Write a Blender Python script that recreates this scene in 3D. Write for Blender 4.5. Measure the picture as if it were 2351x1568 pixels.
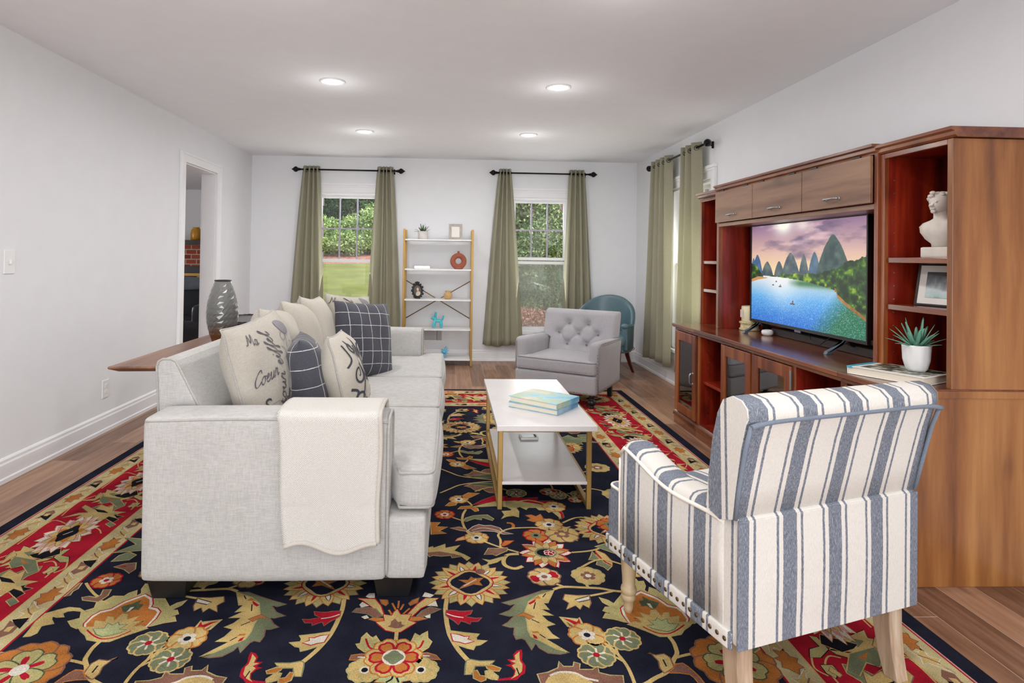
import bpy, bmesh, math, random, json
import numpy as np
from mathutils import Vector, Matrix, Quaternion
from math import sin, cos, pi, radians as rad, sqrt
random.seed(7)
scene = bpy.context.scene
for o in list(bpy.data.objects): bpy.data.objects.remove(o)
COL = scene.collection

# ---------------------------------------------------------------- camera
YAW, PITCH, ROLL = 0.0366515, 0.0107656, 0.0145809
FPX, PPX, PPY, CAMH = 1350.0, 1083.26, 577.08, 1.26
cy, sy, cp, sp, cr, sr = cos(YAW), sin(YAW), cos(PITCH), sin(PITCH), cos(ROLL), sin(ROLL)
fw = Vector((sy*cp, cy*cp, sp)); rt = Vector((cy, -sy, 0)); up = rt.cross(fw)
rt, up = cr*rt + sr*up, -sr*rt + cr*up
cd = bpy.data.cameras.new('camera'); cam = bpy.data.objects.new('camera', cd); COL.objects.link(cam)
m = Matrix((rt, up, -fw)).transposed().to_4x4(); m.translation = Vector((0, 0, CAMH)); cam.matrix_world = m
cd.sensor_width = 36; cd.sensor_fit = 'HORIZONTAL'; cd.lens = 36*FPX/2351
cd.shift_x = (2351/2 - PPX)/2351; cd.shift_y = (PPY - 1568/2)/2351
cd.clip_start = 0.05; cd.clip_end = 300
scene.camera = cam
# ---------------------------------------------------------------- light
vs = scene.view_settings
scene.display_settings.display_device = 'sRGB'
vs.view_transform = 'Standard'; vs.look = 'None'; vs.gamma = 1.0; vs.use_curve_mapping = False
vs.exposure = 0.20
W = bpy.data.worlds.new('sky'); scene.world = W; W.use_nodes = True
wn = W.node_tree.nodes; wl = W.node_tree.links
bg = wn['Background']
sky = wn.new('ShaderNodeTexSky'); sky.sky_type = 'NISHITA'; sky.sun_disc = False
sky.sun_elevation = rad(38); sky.sun_rotation = rad(70); sky.air_density = 1.0; sky.dust_density = 2.0
mixs = wn.new('ShaderNodeMixRGB'); mixs.inputs[0].default_value = 0.55; mixs.inputs[2].default_value = (4.5, 4.6, 4.8, 1)
wl.new(sky.outputs[0], mixs.inputs[1]); wl.new(mixs.outputs[0], bg.inputs[0]); bg.inputs[1].default_value = 0.30
sd = bpy.data.lights.new('sun', 'SUN'); so = bpy.data.objects.new('sun', sd); COL.objects.link(so)
sd.energy = 4.0; sd.angle = rad(1.5); sd.color = (1, .95, .88)
so.rotation_euler = Vector((-0.50, 0.40, -0.90)).to_track_quat('-Z', 'Y').to_euler()
def area(name, loc, dirv, sx, sy_, power, col=(1, 1, 1), spread=180):
    l = bpy.data.lights.new(name, 'AREA'); o = bpy.data.objects.new(name, l); COL.objects.link(o)
    l.shape = 'RECTANGLE'; l.size = sx; l.size_y = sy_; l.energy = power; l.color = col; l.spread = rad(spread)
    o.location = loc; o.rotation_euler = Vector(dirv).to_track_quat('-Z', 'Z').to_euler(); return o
# added fill lamps: behind the camera, at each window, in the next room
area('fill_behind_camera', (-0.2, -13.5, 2.3), (0, 1, -.05), 10, 4.5, 800, (.97, .985, 1))  # unseen distant lamp, added to light the room evenly from behind
area('fill_ceiling_bounce', (-0.2, -4.6, .06), (0, .62, .78), 4.6, 3.0, 210, (.98, .99, 1))  # unseen low lamp, added to brighten the ceiling
area('fill_window_a', (-1.26, 7.195, 1.25), (0, -1, .25), .6, 1.5, 9, (.97, 1, .98))  # fill lamp added inside the window, standing in for its daylight
area('fill_window_b', (1.105, 7.195, 1.2), (0, -1, .25), .6, 1.5, 9, (.97, 1, .98))  # matching fill lamp added inside the other back window
area('fill_window_c', (2.40, 5.56, 1.2), (-1, .15, .1), .8, 1.5, 22, (1, .99, .95))  # lamp added behind the side curtains to make them glow
area('fill_next_room', (-6.6, 6.5, 1.4), (1, 0, 0), 1.5, 1.2, 48)  # unseen lamp added to brighten the room past the doorway
DOWNLIGHT_W = 8.5
def downlight_lamp(x, y):
    l = bpy.data.lights.new('downlight', 'AREA'); l.shape = 'DISK'; l.size = .13; l.energy = DOWNLIGHT_W; l.color = (1, .99, .98); l.spread = rad(175)
    o = bpy.data.objects.new('downlight_beam', l); COL.objects.link(o); o.location = (x, y, 2.465-.012)
    l = bpy.data.lights.new('halo_fill', 'POINT'); l.shadow_soft_size = .06; l.energy = .85; l.color = (1, .99, .98)  # extra point lamp below each lens, added for ceiling halo and fill
    o = bpy.data.objects.new('halo_fill_point', l); COL.objects.link(o); o.location = (x, y, 2.465-.20)
XL, XR, YB, YF, ZC = -2.415, 2.305, 7.21, -2.5, 2.465
# ---------------------------------------------------------------- materials
def lin(c): return tuple((v/255/12.92 if v/255 <= .04045 else ((v/255+.055)/1.055)**2.4) for v in c[:3])
def newmat(name):
    m = bpy.data.materials.new(name); m.use_nodes = True
    nt = m.node_tree; b = nt.nodes['Principled BSDF']; return m, nt, b
def nd(nt, typ, **kw):
    n = nt.nodes.new(typ)
    for k, v in kw.items():
        if isinstance(k, str) and hasattr(n, k): setattr(n, k, v)
    return n
def lk(nt, a, b): nt.links.new(a, b)
def mth(nt, op, a, b=None, c=None):
    n = nt.nodes.new('ShaderNodeMath'); n.operation = op
    for i, v in enumerate((a, b, c)):
        if v is None: continue
        if isinstance(v, (int, float)): n.inputs[i].default_value = v
        else: nt.links.new(v, n.inputs[i])
    return n.outputs[0]
def mix(nt, f, a, b):
    n = nt.nodes.new('ShaderNodeMixRGB')
    for i, v in enumerate((f, a, b)):
        if isinstance(v, (int, float)): n.inputs[i].default_value = v
        elif isinstance(v, tuple): n.inputs[i].default_value = (*v[:3], 1)
        else: nt.links.new(v, n.inputs[i])
    return n.outputs[0]
def coords(nt, scale=(1, 1, 1), kind='Object', rot=(0, 0, 0)):
    t = nt.nodes.new('ShaderNodeTexCoord'); mp = nt.nodes.new('ShaderNodeMapping')
    mp.inputs['Scale'].default_value = scale; mp.inputs['Rotation'].default_value = rot
    nt.links.new(t.outputs[kind], mp.inputs[0]); return mp.outputs[0]
def noise(nt, vec, scale, detail=3, rough=.5):
    n = nt.nodes.new('ShaderNodeTexNoise'); n.inputs['Scale'].default_value = scale
    n.inputs['Detail'].default_value = detail; n.inputs['Roughness'].default_value = rough
    nt.links.new(vec, n.inputs['Vector']); return n.outputs[0]
def ramp(nt, fac, stops):
    n = nt.nodes.new('ShaderNodeValToRGB'); e = n.color_ramp.elements
    while len(e) < len(stops): e.new(.5)
    for i, (p, c) in enumerate(stops): e[i].position = p; e[i].color = (*c[:3], 1)
    nt.links.new(fac, n.inputs[0]); return n.outputs[0]
def bump(nt, b, h, strength=.3, dist=.01):
    n = nt.nodes.new('ShaderNodeBump'); n.inputs['Strength'].default_value = strength; n.inputs['Distance'].default_value = dist
    nt.links.new(h, n.inputs['Height']); nt.links.new(n.outputs[0], b.inputs['Normal'])
def mat(name, rgb, rough=.5, metal=0, var=.0, vs_=8, vscale=(1, 1, 1), bmp=0, bs=200, bd=.002, spec=.5, sheen=0, coat=0, emit=0):
    m, nt, b = newmat(name); c = lin(rgb)
    b.inputs['Roughness'].default_value = rough; b.inputs['Metallic'].default_value = metal
    b.inputs['Specular IOR Level'].default_value = spec
    if sheen: b.inputs['Sheen Weight'].default_value = sheen
    if coat: b.inputs['Coat Weight'].default_value = coat; b.inputs['Coat Roughness'].default_value = .08
    v = coords(nt, vscale)
    f = noise(nt, v, vs_)
    lo = tuple(x*(1-var) for x in c); hi = tuple(min(1, x*(1+var)) for x in c)
    lk(nt, ramp(nt, f, [(.3, lo), (.7, hi)]), b.inputs['Base Color'])
    if bmp: bump(nt, b, noise(nt, coords(nt), bs), bmp, bd)
    if emit:
        b.inputs['Emission Color'].default_value = (*c, 1); b.inputs['Emission Strength'].default_value = emit
    return m
def wood(name, dark, mid, light, axis='Z', scale=1.0, rough=.35, coat=.25, knots=True, kflat=False):
    m, nt, b = newmat(name)
    st = {'X': (.7, 9, 9), 'Y': (9, .7, 9), 'Z': (9, 9, .7)}[axis]
    v = coords(nt, tuple(s*scale for s in st))
    n1 = noise(nt, v, 1.6, 6, .62)
    st2 = {'X': (.5, 3, 3), 'Y': (3, .5, 3), 'Z': (3, 3, .5)}[axis]
    n2 = noise(nt, coords(nt, tuple(s*scale for s in st2)), 1.3, 3)
    f = mth(nt, 'ADD', mth(nt, 'MULTIPLY', n1, .6), mth(nt, 'MULTIPLY', n2, .4))
    c = ramp(nt, f, [(.36, lin(dark)), (.5, lin(mid)), (.66, lin(light))])
    if knots:
        st3 = {'X': (1, 2.2, 2.2), 'Y': (2.2, 1, 2.2), 'Z': (2.2, 2.2, 1)}[axis]
        if kflat: st3 = (2.6, .01, 1.3)
        vo = nt.nodes.new('ShaderNodeTexVoronoi'); vo.inputs['Scale'].default_value = 1.9*scale
        lk(nt, coords(nt, st3), vo.inputs['Vector'])
        k = ramp(nt, vo.outputs['Distance'], [(.05, (1, 1, 1)), (.16, (0, 0, 0))])
        c = mix(nt, mth(nt, 'MULTIPLY', k, .55), c, tuple(x*.35 for x in lin(dark)))
    lk(nt, c, b.inputs['Base Color']); b.inputs['Roughness'].default_value = rough
    b.inputs['Coat Weight'].default_value = coat; b.inputs['Coat Roughness'].default_value = .15
    bump(nt, b, n1, .05, .002)
    return m
def linen(name, base, fleck, sx=260, rough=.95, amt=.5, bmp=.25):
    m, nt, b = newmat(name)
    a = noise(nt, coords(nt, (sx*.12, sx*.12, sx)), 1.0, 4, .7); c = noise(nt, coords(nt, (sx, sx, sx*.12)), 1.0, 4, .7)
    g = noise(nt, coords(nt), 5, 3)
    f = mth(nt, 'ADD', mth(nt, 'MULTIPLY', a, .45), mth(nt, 'ADD', mth(nt, 'MULTIPLY', c, .4), mth(nt, 'MULTIPLY', g, .15)))
    lk(nt, ramp(nt, f, [(.5-.13, lin(fleck)), (.5+.10, lin(base))]), b.inputs['Base Color'])
    b.inputs['Roughness'].default_value = rough; b.inputs['Sheen Weight'].default_value = .15; b.inputs['Specular IOR Level'].default_value = .2
    bump(nt, b, f, bmp, .002); return m
M = {}
M['wall'] = mat('wall_paint', (234, 235, 238), .9, var=.01, bmp=.05, bs=300, spec=.2)
M['ceiling'] = mat('ceiling_paint', (240, 241, 244), .95, var=.01, spec=.1)
M['trim'] = mat('white_trim_paint', (240, 240, 242), .45, var=.01)
M['white'] = mat('white_plastic', (236, 236, 236), .4)
def floor_mat():
    m, nt, b = newmat('dark_plank_floor')
    t = coords(nt); sx = nt.nodes.new('ShaderNodeSeparateXYZ'); lk(nt, t, sx.inputs[0])
    px = mth(nt, 'DIVIDE', mth(nt, 'ADD', sx.outputs[0], 10.02), .153)
    idx = mth(nt, 'FLOOR', px); fx = mth(nt, 'FRACT', px)
    wnz = nt.nodes.new('ShaderNodeTexWhiteNoise'); wnz.noise_dimensions = '1D'; lk(nt, idx, wnz.inputs['W'])
    py = mth(nt, 'ADD', mth(nt, 'DIVIDE', sx.outputs[1], 1.22), mth(nt, 'MULTIPLY', wnz.outputs[0], 3.7)); fy = mth(nt, 'FRACT', py)
    w2 = nt.nodes.new('ShaderNodeTexWhiteNoise'); w2.noise_dimensions = '2D'
    cb = nt.nodes.new('ShaderNodeCombineXYZ'); lk(nt, idx, cb.inputs[0]); lk(nt, mth(nt, 'FLOOR', py), cb.inputs[1]); lk(nt, cb.outputs[0], w2.inputs['Vector'])
    g = noise(nt, coords(nt, (14, 1.1, 1)), 2.2, 6, .6)
    f = mth(nt, 'ADD', mth(nt, 'MULTIPLY', g, .7), mth(nt, 'MULTIPLY', w2.outputs[0], .3))
    c = ramp(nt, f, [(.3, lin((108, 76, 58))), (.5, lin((146, 108, 84))), (.72, lin((178, 138, 110)))])
    ex = mth(nt, 'GREATER_THAN', mth(nt, 'ABSOLUTE', mth(nt, 'SUBTRACT', fx, .5)), .491)
    ey = mth(nt, 'GREATER_THAN', mth(nt, 'ABSOLUTE', mth(nt, 'SUBTRACT', fy, .5)), .4985)
    e = mth(nt, 'MAXIMUM', ex, ey)
    c = mix(nt, mth(nt, 'MULTIPLY', e, .75), c, lin((196, 168, 150)))  # pale seam colour stands in for light reflected along the joints
    lk(nt, c, b.inputs['Base Color'])
    b.inputs['Roughness'].default_value = .36; b.inputs['Specular IOR Level'].default_value = .42
    bump(nt, b, mth(nt, 'SUBTRACT', mth(nt, 'MULTIPLY', g, .25), e), .12, .002); return m
M['floor'] = floor_mat()
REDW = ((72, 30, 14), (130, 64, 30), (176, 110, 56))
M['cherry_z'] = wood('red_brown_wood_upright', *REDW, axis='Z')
M['cherry_y'] = wood('red_brown_wood_lengthwise', (72, 34, 20), (116, 62, 38), (150, 96, 62), axis='Y', rough=.22, coat=.5)
M['cherry_x'] = wood('red_brown_wood_crosswise', *REDW, axis='X')
M['cherry_in'] = wood('deep_red_wood_inside', (70, 8, 4), (128, 26, 8), (172, 58, 20), axis='Z', rough=.4)
M['cherry_door'] = wood('weathered_brown_wood', (98, 66, 48), (130, 94, 72), (158, 120, 92), axis='Y', rough=.4, coat=.15)
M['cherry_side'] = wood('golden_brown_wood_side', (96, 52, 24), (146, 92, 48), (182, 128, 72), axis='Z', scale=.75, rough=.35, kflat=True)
M['walnut'] = wood('walnut_slab', (84, 50, 34), (128, 88, 66), (164, 124, 98), axis='Y', rough=.45)
M['walnut_edge'] = wood('walnut_bevel', (70, 26, 14), (116, 52, 30), (150, 78, 50), axis='X', rough=.45)
M['whitewash'] = wood('limed_wood_leg', (150, 124, 100), (186, 162, 136), (216, 200, 180), axis='Z', scale=2.4, rough=.6, coat=0, knots=False)
M['beech'] = wood('pale_turned_wood', (156, 130, 96), (178, 152, 116), (198, 176, 142), axis='Z', scale=1.2, rough=.5, coat=.1, knots=False)
M['darkwood'] = wood('near_black_wood', (22, 12, 10), (40, 24, 20), (60, 40, 34), axis='Y', rough=.3, knots=False)
M['mahog'] = wood('mahogany_leg', (60, 14, 8), (92, 26, 16), (120, 46, 30), axis='Z', rough=.3, knots=False)
M['black'] = mat('black_satin', (22, 22, 24), .4)
M['blackmetal'] = mat('black_metal', (16, 15, 15), .35, .6)
M['brass'] = mat('brushed_gold_metal', (172, 138, 80), .45, .6, var=.05)
M['brassdark'] = mat('aged_bronze_wire', (140, 112, 70), .4, .8)
M['nail'] = mat('antique_nailhead', (112, 92, 66), .3, .9)
M['silver'] = mat('pewter_handle', (176, 178, 184), .28, .9)
M['nickel'] = mat('small_nickel_nail', (150, 140, 130), .3, .9)
M['sofa'] = linen('oatmeal_linen', (190, 188, 185), (166, 164, 161))
M['sofa_pipe'] = linen('oatmeal_piping', (178, 175, 170), (158, 154, 149))
M['cushion'] = linen('natural_cotton', (194, 187, 175), (176, 169, 157), 420, amt=.3)
M['greyfab'] = linen('dove_grey_fabric', (170, 167, 170), (150, 147, 151), 500, bmp=.15)
M['greypipe'] = linen('grey_piping', (146, 140, 144), (128, 124, 128), 500)
M['teal'] = mat('teal_leather', (88, 114, 124), .32, var=.06, vs_=14, bmp=.08, bs=180)
M['ink'] = mat('printed_ink', (84, 82, 88), .9); M['inkgrey'] = mat('faded_ink', (132, 128, 134), .9)
M['inkdark'] = mat('dark_print', (58, 60, 70), .9)
def knit():
    m, nt, b = newmat('ivory_moss_knit')
    w1 = nt.nodes.new('ShaderNodeTexVoronoi'); w1.inputs['Scale'].default_value = 1.0; w1.inputs['Randomness'].default_value = .12
    lk(nt, coords(nt, (190, 190, 190), 'UV', (0, 0, rad(45))), w1.inputs['Vector'])
    c = ramp(nt, w1.outputs['Distance'], [(.1, lin((220, 217, 211))), (.75, lin((186, 182, 176)))])
    lk(nt, c, b.inputs['Base Color']); b.inputs['Roughness'].default_value = .95; b.inputs['Specular IOR Level'].default_value = .1
    inv = mth(nt, 'SUBTRACT', 1.0, w1.outputs['Distance']); bump(nt, b, inv, .6, .004); return m
M['knit'] = knit()
M['knit_edge'] = mat('knit_hem_yarn', (192, 186, 177), .95, var=.06, vs_=300)
def stripes(name, axis, off=0, period=.166, kind='Object'):
    m, nt, b = newmat(name)
    s = nt.nodes.new('ShaderNodeSeparateXYZ'); lk(nt, coords(nt, kind=kind), s.inputs[0])
    x = s.outputs['XYZ'.index(axis)]
    wob = mth(nt, 'MULTIPLY', mth(nt, 'SUBTRACT', noise(nt, coords(nt, (60, 60, 60)), 4, 2), .5), .003)
    d = mth(nt, 'ABSOLUTE', mth(nt, 'MULTIPLY', mth(nt, 'SUBTRACT', mth(nt, 'FRACT', mth(nt, 'ADD', mth(nt, 'DIVIDE', mth(nt, 'ADD', mth(nt, 'ADD', x, wob), off), period), 100.5)), .5), period))
    wide = mth(nt, 'LESS_THAN', d, .0245)
    thin = mth(nt, 'LESS_THAN', mth(nt, 'ABSOLUTE', mth(nt, 'SUBTRACT', d, .043)), .0042)
    f = mth(nt, 'MAXIMUM', wide, thin)
    weave = noise(nt, coords(nt, (500, 500, 90)), 1, 4, .8)
    blue = ramp(nt, weave, [(.35, lin((84, 92, 106))), (.5, lin((116, 122, 134))), (.68, lin((172, 175, 180)))])
    crm = ramp(nt, weave, [(.3, lin((206, 201, 193))), (.6, lin((224, 220, 213)))])
    lk(nt, mix(nt, f, crm, blue), b.inputs['Base Color']); b.inputs['Roughness'].default_value = .95; b.inputs['Specular IOR Level'].default_value = .15
    bump(nt, b, weave, .2, .002); return m
M['st_x'] = stripes('blue_stripe_linen_across', 'X'); M['st_y'] = stripes('blue_stripe_linen_deep', 'Y', off=.005)
M['st_e'] = stripes('blue_stripe_linen_end', 'Y', off=-.235)
M['st_blue'] = mat('blue_stripe_piping', (118, 128, 142), .95, var=.15, vs_=400); M['st_cream'] = mat('cream_piping', (236, 229, 218), .95, var=.03, vs_=300)
def checkmat(name, base, line, period, w):
    m, nt, b = newmat(name)
    s = nt.nodes.new('ShaderNodeSeparateXYZ'); lk(nt, coords(nt, kind='UV'), s.inputs[0]); fs = []
    wb = mth(nt, 'MULTIPLY', mth(nt, 'SUBTRACT', noise(nt, coords(nt, (8, 8, 8), 'UV'), 3, 2), .5), .006)
    for i in (0, 1):
        d = mth(nt, 'ABSOLUTE', mth(nt, 'SUBTRACT', mth(nt, 'FRACT', mth(nt, 'ADD', mth(nt, 'DIVIDE', mth(nt, 'ADD', s.outputs[i], wb), period), 50.5)), .5))
        fs.append(mth(nt, 'LESS_THAN', d, w/period))
    f = mth(nt, 'MAXIMUM', *fs)
    g = noise(nt, coords(nt, (300, 300, 300)), 1, 3)
    bc = ramp(nt, g, [(.3, tuple(v*.75 for v in lin(base))), (.7, tuple(v*1.2 for v in lin(base)))])
    f = mth(nt, 'MULTIPLY', f, mth(nt, 'GREATER_THAN', noise(nt, coords(nt, (260, 260, 260), 'UV'), 1, 2), .36))
    lk(nt, mix(nt, f, bc, lin(line)), b.inputs['Base Color']); b.inputs['Roughness'].default_value = .95; b.inputs['Sheen Weight'].default_value = .2
    b.inputs['Specular IOR Level'].default_value = .1
    bump(nt, b, g, .3, .002); return m
M['check'] = checkmat('charcoal_windowpane_check', (76, 76, 84), (206, 206, 206), .085, .0017)
M['curtain'] = linen('olive_grey_curtain', (182, 178, 156), (164, 160, 138), 300, bmp=.06)
def add_translucent(m, f):
    nt = m.node_tree; b = nt.nodes['Principled BSDF']; out = nt.nodes['Material Output']; t = nt.nodes.new('ShaderNodeBsdfTranslucent'); mx = nt.nodes.new('ShaderNodeMixShader'); mx.inputs[0].default_value = f
    t.inputs[0].default_value = (*lin((206, 206, 178)), 1); lk(nt, b.outputs[0], mx.inputs[1]); lk(nt, t.outputs[0], mx.inputs[2]); lk(nt, mx.outputs[0], out.inputs[0])
add_translucent(M['curtain'], .30)
M['marble'] = None
def marble():
    m, nt, b = newmat('white_faux_marble')
    n1 = noise(nt, coords(nt, (1, 1, 1)), 3, 6, .6)
    w = ramp(nt, n1, [(.44, (0, 0, 0)), (.5, (1, 1, 1)), (.56, (0, 0, 0))])
    lk(nt, mix(nt, mth(nt, 'MULTIPLY', w, .12), lin((214, 209, 208)), lin((180, 174, 174))), b.inputs['Base Color'])
    b.inputs['Roughness'].default_value = .3; return m
M['marble'] = marble()
def glass(name, tint=(1, 1, 1), rough=0.0, fac=.92):
    m, nt, b = newmat(name); out = nt.nodes['Material Output']
    t = nt.nodes.new('ShaderNodeBsdfTransparent'); t.inputs[0].default_value = (*tint, 1)
    g = nt.nodes.new('ShaderNodeBsdfGlossy'); g.inputs['Roughness'].default_value = rough
    mx = nt.nodes.new('ShaderNodeMixShader')
    lw = nt.nodes.new('ShaderNodeLayerWeight'); lw.inputs[0].default_value = .25
    f = mth(nt, 'ADD', mth(nt, 'MULTIPLY', lw.outputs['Fresnel'], .8), 1-fac)
    lk(nt, f, mx.inputs[0]); lk(nt, t.outputs[0], mx.inputs[1]); lk(nt, g.outputs[0], mx.inputs[2]); lk(nt, mx.outputs[0], out.inputs[0]); return m
M['pane'] = glass('window_glass', (.97, .99, .98), 0, .97)
M['smoked'] = glass('cabinet_glass', (.30, .31, .34), .02, .72)
def screenmesh():
    m, nt, b = newmat('insect_screen'); out = nt.nodes['Material Output']
    t = nt.nodes.new('ShaderNodeBsdfTransparent'); d = nt.nodes.new('ShaderNodeBsdfDiffuse'); d.inputs[0].default_value = (.62, .64, .58, 1)
    mx = nt.nodes.new('ShaderNodeMixShader'); mx.inputs[0].default_value = .30
    lk(nt, t.outputs[0], mx.inputs[1]); lk(nt, d.outputs[0], mx.inputs[2]); lk(nt, mx.outputs[0], out.inputs[0]); return m
M['screen'] = screenmesh()
M['lamp'] = mat('lit_lens', (255, 252, 246), .5, emit=9)
M['plaster'] = mat('chalky_plaster', (214, 206, 196), .85, var=.12, vs_=14, bmp=.25, bs=40, bd=.004)
M['stone'] = mat('speckled_pot', (214, 210, 204), .7, var=.08, vs_=30, bmp=.2, bs=60)
M['ceramic'] = mat('white_ceramic', (226, 226, 226), .35)
M['plant'] = mat('blue_green_leaf', (104, 158, 136), .5, var=.18, vs_=12)
M['plant2'] = mat('deep_green_leaf', (70, 104, 64), .5, var=.25, vs_=14)
M['terra'] = mat('terracotta_clay', (158, 86, 66), .8, var=.06, vs_=30, bmp=.15, bs=120)
M['amber'] = mat('tan_glazed', (200, 160, 104), .15, var=.12, vs_=16, coat=.5)
M['aqua'] = mat('aqua_gloss', (66, 190, 206), .15, coat=.8)
M['aquaglass'] = mat('blue_frosted_petal', (110, 190, 218), .3); M['peachglass'] = mat('peach_frosted_petal', (230, 178, 150), .3)
M['acrylic'] = glass('clear_acrylic', (.93, .93, .94), .05, .9)
M['frame_grey'] = mat('grey_bone_inlay', (176, 168, 158), .5, var=.18, vs_=22); M['paper'] = mat('paper', (236, 232, 226), .8, var=.02)
M['pages'] = mat('book_pages', (222, 214, 196), .85, var=.08, vs_=4, vscale=(1, 1, 120))
M['candle'] = mat('cream_wax_jar', (232, 222, 186), .25, var=.03, coat=.4); M['candlebase'] = mat('carved_cream_base', (206, 192, 150), .6, var=.3, vs_=40, bmp=.6, bs=60, bd=.01)
M['tvgrey'] = mat('grey_tv_foot', (96, 106, 116), .4, .3)
M['brick'] = None
def brick():
    m, nt, b = newmat('red_brick'); t = nt.nodes.new('ShaderNodeTexBrick')
    lk(nt, coords(nt, (1, 1, 1), rot=(rad(90), 0, 0)), t.inputs['Vector'])
    t.inputs['Color1'].default_value = (*lin((136, 52, 36)), 1); t.inputs['Color2'].default_value = (*lin((170, 82, 54)), 1); t.inputs['Mortar'].default_value = (*lin((176, 168, 158)), 1)
    t.inputs['Scale'].default_value = 1; t.inputs['Mortar Size'].default_value = .008; t.inputs['Brick Width'].default_value = .17; t.inputs['Row Height'].default_value = .078
    lk(nt, t.outputs[0], b.inputs['Base Color']); b.inputs['Roughness'].default_value = .9; return m
M['brick'] = brick()
M['ochre'] = mat('ochre_glaze', (206, 148, 40), .3); M['throw'] = mat('grey_plush', (92, 96, 102), .9, var=.15); M['darksofa'] = mat('charcoal_leather', (38, 38, 44), .3, var=.2, vs_=5)
M['grass'] = mat('lawn_grass', (116, 120, 60), .95, var=.25, vs_=1.2, bmp=.5, bs=60, bd=.02)
M['mulch'] = mat('reddish_pine_straw', (164, 112, 98), .95, var=.45, vs_=9, bmp=.8, bs=14, bd=.05)
M['bark'] = mat('tree_bark', (92, 72, 62), .9, var=.3, vs_=6)
def leafmat(name, a, b_, c):
    m, nt, b = newmat(name); oi = nt.nodes.new('ShaderNodeNewGeometry')
    lk(nt, ramp(nt, oi.outputs['Random Per Island'], [(0, lin(a)), (.5, lin(b_)), (1, lin(c))]), b.inputs['Base Color'])
    b.inputs['Roughness'].default_value = .55; b.inputs['Transmission Weight'].default_value = 0
    return m
M['leaf_dark'] = leafmat('dark_foliage', (34, 62, 34), (62, 96, 52), (104, 138, 84))
M['leaf_bright'] = leafmat('bright_foliage', (92, 124, 60), (142, 172, 96), (206, 218, 150))
M['leaf_mid'] = leafmat('mid_foliage', (58, 86, 44), (104, 132, 76), (168, 178, 118))
M['leaf_red'] = leafmat('reddish_fallen_leaves', (140, 84, 70), (186, 124, 104), (214, 168, 146))
M['siding'] = mat('mauve_grey_siding', (150, 132, 158), .7, var=.05)
M['fence'] = mat('pinkish_fence_board', (150, 112, 118), .8, var=.2, vscale=(1, 1, .1), vs_=20)
# ---------------------------------------------------------------- mesh helpers
def B(): return bmesh.new()
def face(bm, vs, mi=0, smooth=False):
    try: f = bm.faces.new(vs)
    except ValueError: return None
    f.material_index = mi; f.smooth = smooth; return f
def box(bm, a, b, mi=0):
    (x0, y0, z0), (x1, y1, z1) = a, b
    v = [bm.verts.new(p) for p in ((x0, y0, z0), (x1, y0, z0), (x1, y1, z0), (x0, y1, z0), (x0, y0, z1), (x1, y0, z1), (x1, y1, z1), (x0, y1, z1))]
    for q in ((0, 3, 2, 1), (4, 5, 6, 7), (0, 1, 5, 4), (1, 2, 6, 5), (2, 3, 7, 6), (3, 0, 4, 7)): face(bm, [v[i] for i in q], mi)
    return bm
def prism(bm, pts, axis, a, b, mi=0):
    """extrude a 2-D outline between a and b along an axis ('x': pts are (y,z); 'y': (x,z); 'z': (x,y))"""
    def P(p, t): return (t, p[0], p[1]) if axis == 'x' else (p[0], t, p[1]) if axis == 'y' else (p[0], p[1], t)
    r0 = [bm.verts.new(P(p, a)) for p in pts]; r1 = [bm.verts.new(P(p, b)) for p in pts]; n = len(pts)
    face(bm, r0[::-1], mi); face(bm, r1, mi)
    for i in range(n): face(bm, [r0[i], r0[(i+1) % n], r1[(i+1) % n], r1[i]], mi)
    return bm
def frame_for(d):
    d = Vector(d).normalized(); a = Vector((0, 0, 1)) if abs(d.z) < .9 else Vector((1, 0, 0))
    u = d.cross(a).normalized(); return u, d.cross(u)
def loft(bm, rings, caps=True, closed=True, mi=0, smooth=True, loop=False):
    R = [[bm.verts.new(p) for p in r] for r in rings]; n = len(R[0])
    rng = range(len(R)) if loop else range(len(R)-1)
    for i in rng:
        j = (i+1) % len(R)
        for k in range(n if closed else n-1): face(bm, [R[i][k], R[i][(k+1) % n], R[j][(k+1) % n], R[j][k]], mi, smooth)
    if caps and not loop:
        face(bm, R[0][::-1], mi); face(bm, R[-1], mi)
    return bm
def cyl(bm, p0, p1, r0, r1=None, n=14, mi=0):
    r1 = r0 if r1 is None else r1; p0, p1 = Vector(p0), Vector(p1); u, v = frame_for(p1-p0)
    return loft(bm, [[p+(u*cos(t)+v*sin(t))*r for t in [2*pi*k/n for k in range(n)]] for p, r in ((p0, r0), (p1, r1))], mi=mi)
def lathe(bm, prof, n=24, c=(0, 0, 0), mi=0):
    c = Vector(c)
    return loft(bm, [[c+Vector((r*cos(2*pi*k/n), r*sin(2*pi*k/n), z)) for k in range(n)] for r, z in prof], mi=mi)
def tube(bm, pts, r, n=8, closed=False, mi=0):
    pts = [Vector(p) for p in pts]; rings = []; N = len(pts); u = None
    for i, p in enumerate(pts):
        a = pts[(i-1) % N] if (closed or i) else p; b = pts[(i+1) % N] if (closed or i < N-1) else p
        d = (b-a).normalized()
        if u is None: u, v = frame_for(d)
        else:
            u = (u-d*u.dot(d)); u = u.normalized() if u.length > 1e-6 else frame_for(d)[0]
        v = d.cross(u); rr = r[i] if isinstance(r, (list, tuple)) else r
        rings.append([p+(u*cos(2*pi*k/n)+v*sin(2*pi*k/n))*rr for k in range(n)])
    return loft(bm, rings, loop=closed, mi=mi)
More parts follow.
